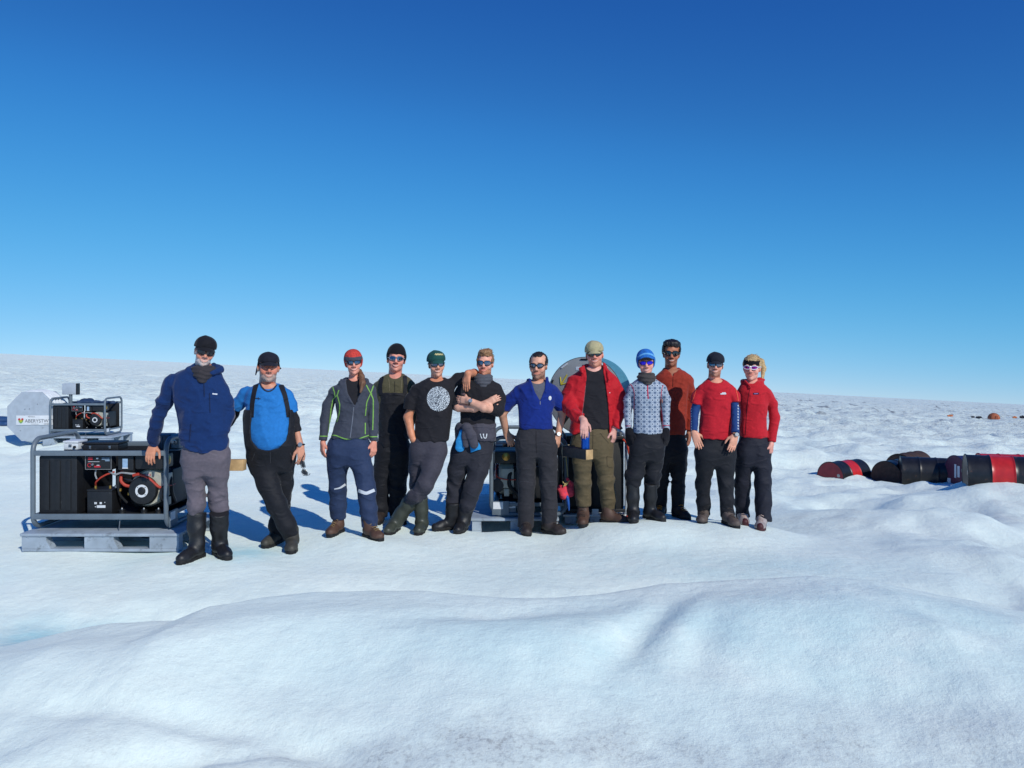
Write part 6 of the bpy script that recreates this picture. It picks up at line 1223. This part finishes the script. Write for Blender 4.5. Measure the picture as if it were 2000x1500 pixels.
part(lambda m: m.tube([(.62, -.03, .9), (.66, -.06, .86), (.69, -.07, .7), (.70, -.06, .4), (.69, -.05, .12), (.64, -.06, .06)], .012, 8), 'red_hose', REDH, tu)
rl = thing('round_reel', 'large round grey reel with a yellow arrow behind the man in red jacket', 'hose reel', (.80, 9.05, .845)); rl.rotation_euler = (0, 0, R(-24))
rr_ = .43; zc_ = .40
def flange(y, m, th=.02): return part(lambda mb: mb.lathe([(rr_-.012, y), (rr_, y+.004), (rr_, y+th-.004), (rr_-.012, y+th)], 'y', (0, 0, zc_), 64), 'flange', m, rl)
f1 = flange(0, GRYP); flange(.36, TEAL); part(lambda mb: mb.lathe([(.30, .021), (.30, .359)], 'y', (0, 0, zc_), 48), 'drum', WHP, rl)
part(lambda m: m.tube([(rr_*1.005*math.cos(a), .008, zc_+rr_*1.005*math.sin(a)) for a in np.linspace(0, 6.283, 65)[:-1]], .0045, 6, closed=True), 'rim', M_BLK, f1)
bx('handle_slot', WHP, f1, -.10, .06, -.004, -.0005, zc_+.285, zc_+.325, b=.001)
def arrow(mb):
    a, b = (-.205, zc_+.235), (-.275, zc_+.125)
    for p0, p1 in ((a, b), ((-.285, zc_+.21), b), ((-.19, zc_+.145), b)): mb.tube([(p0[0], -.003, p0[1]), (p1[0], -.003, p1[1])], .0075, 6)
part(arrow, 'painted_arrow', YEL, f1)
for k in range(5):
    a = R(20+35*k); part(lambda m: m.tube([((rr_-.02)*math.cos(a-.1), -.004, zc_+(rr_-.02)*math.sin(a-.1)), ((rr_-.02)*math.cos(a+.1), -.004, zc_+(rr_-.02)*math.sin(a+.1))], .009, 6), 'edge_tape', WHP if k % 2 else M_BLK, f1)
part(lambda m: m.lathe([(.07, -.03), (.07, 0)], 'y', (0, 0, zc_), 24), 'hub', M_STEEL, rl)
for s in (-1, 1):
    for y in (-.05, .42): part(lambda m: m.tube([(s*.30, y, .01), (s*.12, y, .25), (0, y, zc_)], .02, 8), 'stand_leg', M_BLK, rl)
rb = thing('strap_bundle', 'coral red strap bundle with a blue tail hanging beside the tank unit', 'straps', (.535, 8.235, .27))
v = Vol((-.12, -.14, -.1), (.12, .14, .3), .006); v.chain([(-.06, 0, .10), (-.02, -.04, .03), (.05, -.03, .05), (.06, 0, .13), (.02, -.02, .19)], [.03, .035, .035, .028, .022], .02); v.ell((0, -.02, .08), (.06, .04, .05), .02); v.wrinkle(.008, 6, 12, 12); V_, F_ = v.mesh(1); mesh_obj('webbing', V_, F_, cloth('coral_webbing', (232, 72, 88)), rb)
part(lambda m: m.tube([(.0, -.05, .06), (.02, -.055, .0), (.03, -.05, -.06), (.035, -.05, -.12)], [.016, .018, .014, .006], 6), 'tail', cloth('blue_webbing', (40, 92, 176)), rb)
part(lambda m: m.tube([(-.03, -.055, .17), (.0, -.06, .13), (.04, -.055, .18), (.0, -.05, .15), (-.02, -.06, .12)], .005, 5), 'cord', mat('pale_cord', (210, 190, 120), .8), rb)
part(lambda m: m.tube([(.03, .0, .14), (.02, .03, .3), (.0, .06, .5)], .005, 5), 'hanging_line', mat('pale_cord'), rb)
# sunglasses held by the man in the blue shirt
sgs = thing('sunglasses', 'dark sunglasses dangling from the hand of the man in blue', 'sunglasses', P(590, 905, P2.Y-.10))
hs_ = .0046
def gp(px, py): q = P(px, py, P2.Y-.10)-P(590, 905, P2.Y-.10); return (q[0], -.01, q[2])
fr = MB(); fr.tube([gp(590, 897), gp(587, 903), gp(589, 912), gp(593, 916), gp(597, 912), gp(595, 902), gp(592, 897)], .003, 6, closed=True); fr.tube([gp(592, 916), gp(589, 921), gp(593, 928), gp(600, 929), gp(602, 924), gp(597, 917)], .003, 6, closed=True); fr.tube([gp(590, 897), gp(594, 890), gp(596, 884)], .003, 6); fr.tube([gp(600, 928), gp(605, 927), gp(606, 924)], .003, 6); fr.build('frame', FR_B, sgs)
for L in ([(590, 898), (588, 903), (590, 911), (593, 914), (596, 911), (594, 902)], [(592, 917), (590, 921), (594, 927), (600, 927.5), (601, 924), (597, 918)]):
    q = [gp(*a) for a in L]; MB().prism([(a[0], a[2]) for a in q], -.012, -.009, 'xz').build('lens', LENS_D, sgs, smooth=False)
# ------------------------------------------------------------------ fuel drums and the far camp
DBLK = mat('black_drum_paint', (28, 29, 33), .38, var=.3, vscale=14, bump=.35, bscale=14, wear=((92, 60, 42), 7, .60, .8)); DRED = mat('red_drum_paint', (196, 40, 40), .35, var=.16, vscale=10, bump=.3, bscale=14, wear=((110, 52, 40), 8, .64, .7)); DMAR = mat('maroon_drum_end', (150, 34, 46), .5, var=.25, vscale=9); DBRN = mat('rusty_drum_end', (66, 46, 38), .7, var=.4, vscale=14, bump=.3, bscale=30); DBLU = mat('navy_drum_end', (38, 42, 84), .45, var=.15); DPUR = mat('purple_drum_end', (92, 40, 66), .5, var=.2)
def drum(label, px, py_c, Y, yaw, bands, endm, r=.29, L=.88, tilt=0.):
    """centre of the near end at the pixel; yaw of the axis from straight away, to the right"""
    c = P(px, py_c, Y); t = thing('fuel_drum', label, 'drum', c, 0., 'fuel drums half melted into the ice'); t.rotation_euler = (R(tilt), 0, -R(yaw))
    n = len(bands); segs = []; y = 0.
    prof = []
    for i, (f0, f1, m) in enumerate(bands):
        y0, y1 = f0*L, f1*L; pr = []
        for k in range(13):
            q = y0+(y1-y0)*k/12; rad = r+.010*math.exp(-((q-L/3)/.014)**2)+.010*math.exp(-((q-2*L/3)/.014)**2)+.007*math.exp(-((q-.008)/.01)**2)+.007*math.exp(-((q-L+.008)/.01)**2); pr.append((rad, q))
        for h in (L/3, 2*L/3):
            if y0 < h < y1: pr += [(r+.010*math.exp(-((h+d-L/3)/.014)**2)+.010*math.exp(-((h+d-2*L/3)/.014)**2), h+d) for d in (-.02, -.012, -.006, 0, .006, .012, .02)]
        pr = sorted(set(pr), key=lambda a: a[1]); MB().lathe(pr, 'y', (0, 0, 0), 44).build('shell_band', m, t)
    for (yy, s) in ((0, 1), (L, -1)): part(lambda m: m.lathe([(r-.004, yy-s*.004), (r-.012, yy+s*.006), (.02, yy+s*.010)], 'y', (0, 0, 0), 44), 'end_disc', endm, t)
    part(lambda m: m.lathe([(.034, .008), (.034, -.004), (.02, -.006)], 'y', (.18, 0, .05), 16), 'bung', M_STEEL if endm is not DBRN else DBRN, t)
    part(lambda m: m.tube([((r+.004)*math.cos(a), -.002, (r+.004)*math.sin(a)) for a in np.linspace(0, 6.283, 45)[:-1]], .009, 6, closed=True), 'rim', bands[0][2], t)
    return t
drum('drum with maroon end and one red band, leftmost of the row', 1622, 932, 15.9, 57, [(0, .34, DBLK), (.34, .66, DRED), (.66, 1, DBLK)], DMAR)
drum('rusty drum with brown end facing the camera', 1731, 931, 15.6, 52, [(0, .5, DBLK), (.5, 1, DBLK)], DBRN)
drum('drum tucked behind the rusty brown-ended drum', 1757, 915, 16.6, 50, [(0, 1, DBRN)], DBRN)
drum('plain black drum lying sideways in the middle of the row', 1759, 922, 15.3, 108, [(0, .5, DBLK), (.5, 1, DBLK)], DBLK)
drum('black drum with a purple end lying behind the striped drum', 1866, 922, 14.6, 82, [(0, .34, DBLU), (.34, 1, DBLK)], DPUR)
drum('drum of which only the bright red top shows', 1912, 920.5, 13.4, 102, [(0, .5, DRED), (.5, 1, DRED)], DRED)
dp_ = [o for o in bpy.data.objects if o.get('label', '').startswith('black drum with a purple end')][0]
for (x0, x1, z0, z1) in ((-.22, -.12, -.24, -.13), (-.02, .03, -.1, .14), (.06, .12, -.08, .12)): bx('paper_label', WHP, dp_, x0, x1, -.0065, -.0025, z0, z1, b=0)
dg_ = drum('black drum with a wide red band, nearest, at the right edge', 1886, 926.5, 12.0, 111, [(0, .34, DBLK), (.34, .67, DRED), (.67, 1, DBLK)], DBLK)
part(lambda m: m.prism([(.02, .03), (.24, .05), (.2, .17), (.1, .24), (.02, .2)], .002, .006, 'xz'), 'red_patch', DRED, dg_, smooth=False)
def hit(px, py, y0=30):
    prev = None
    for Y in np.geomspace(y0, 400, 1500):
        q = P(px, py, Y)
        if q[2] <= float(H(q[0], q[1])): return q, Y
    return q, Y
TENT = mat('orange_tent_fabric', (170, 96, 66), .8, var=.15, vscale=3)
(q_, Y_) = hit(1941, 818); s_ = Y_/F
q_[2] = float(H(q_[0], q_[1]))
t = thing('dome_tent', 'orange dome tent far away on the right', 'tent', q_)
w_ = 11*s_; v = Vol((-w_*1.3, -w_*1.3, -.3*w_), (w_*1.3, w_*1.3, w_*1.3), w_/22); v.ell((0, 0, -.02*w_), (w_, w_*.9, w_*.98), .01); v.halfspace((0, 0, -.12*w_), (0, 0, -1)); V_, F_ = v.mesh(1); tc_ = mesh_obj('tent_fly', V_, F_, TENT, t)
for a in (35, 145): part(lambda m: m.tube([(w_*1.01*math.cos(R(a))*math.cos(b), w_*.91*math.sin(R(a))*math.cos(b), w_*1.0*math.sin(b)-.02*w_) for b in np.linspace(0, math.pi, 20)], .02*w_, 6), 'tent_pole', mat('dark_pole', (80, 60, 50), .6), t)
part(lambda m: m.prism([(-.28*w_, -.1*w_), (.28*w_, -.1*w_), (.2*w_, .45*w_), (0, .6*w_), (-.2*w_, .45*w_)], -w_*.93, -w_*.86, 'xz'), 'tent_door', mat('dark_tent_door', (150, 76, 50), .8), t)
def bag(px, py, wpx, hpx, m, label, seed, cat='bag', name='gear_bag'):
    q, Y = hit(px, py); s = Y/F; q[2] = float(H(q[0], q[1])); t = thing(name, label, cat, q); w = wpx*s/2; h = hpx*s
    v = Vol((-w*1.5, -w*1.5, -h*.6), (w*1.5, w*1.5, h*1.7), max(.02, w/14)); v.cone((-w*.6, 0, h*.45), h*.5, (w*.6, 0, h*.4), h*.45, .05); v.ell((w*.2, 0, h*.5), (w*.5, w*.5, h*.5), .05); v.wrinkle(h*.12, seed, 3/max(w, .1), 3/max(w, .1)); V_, F_ = v.mesh(1); o = mesh_obj('bag_body', V_, F_, m, t)
    part(lambda mb: mb.tube([(-w*.4, 0, h*.85), (-w*.1, 0, h*1.15), (w*.3, 0, h*.9)], h*.06, 6), 'handle', M_BLK, t); return t
DKB = cloth('dark_gear_cloth', (40, 42, 50)); ORB = cloth('orange_gear_cloth', (196, 120, 80))
bag(1856, 814, 13, 4, ORB, 'low orange bag lying left of the far dome tent', 1)
bag(1912, 817.5, 14, 3.4, DKB, 'dark gear bag just left of the far dome tent', 2)
bag(1900, 816, 8, 3, DKB, 'smaller dark gear bag furthest left of the dark ones', 3)
bag(1982, 817, 9, 3.6, ORB, 'small orange bag right of the far dome tent', 4)
bag(1997, 817.5, 9, 5, DKB, 'dark gear bag at the right edge near the tent', 5)
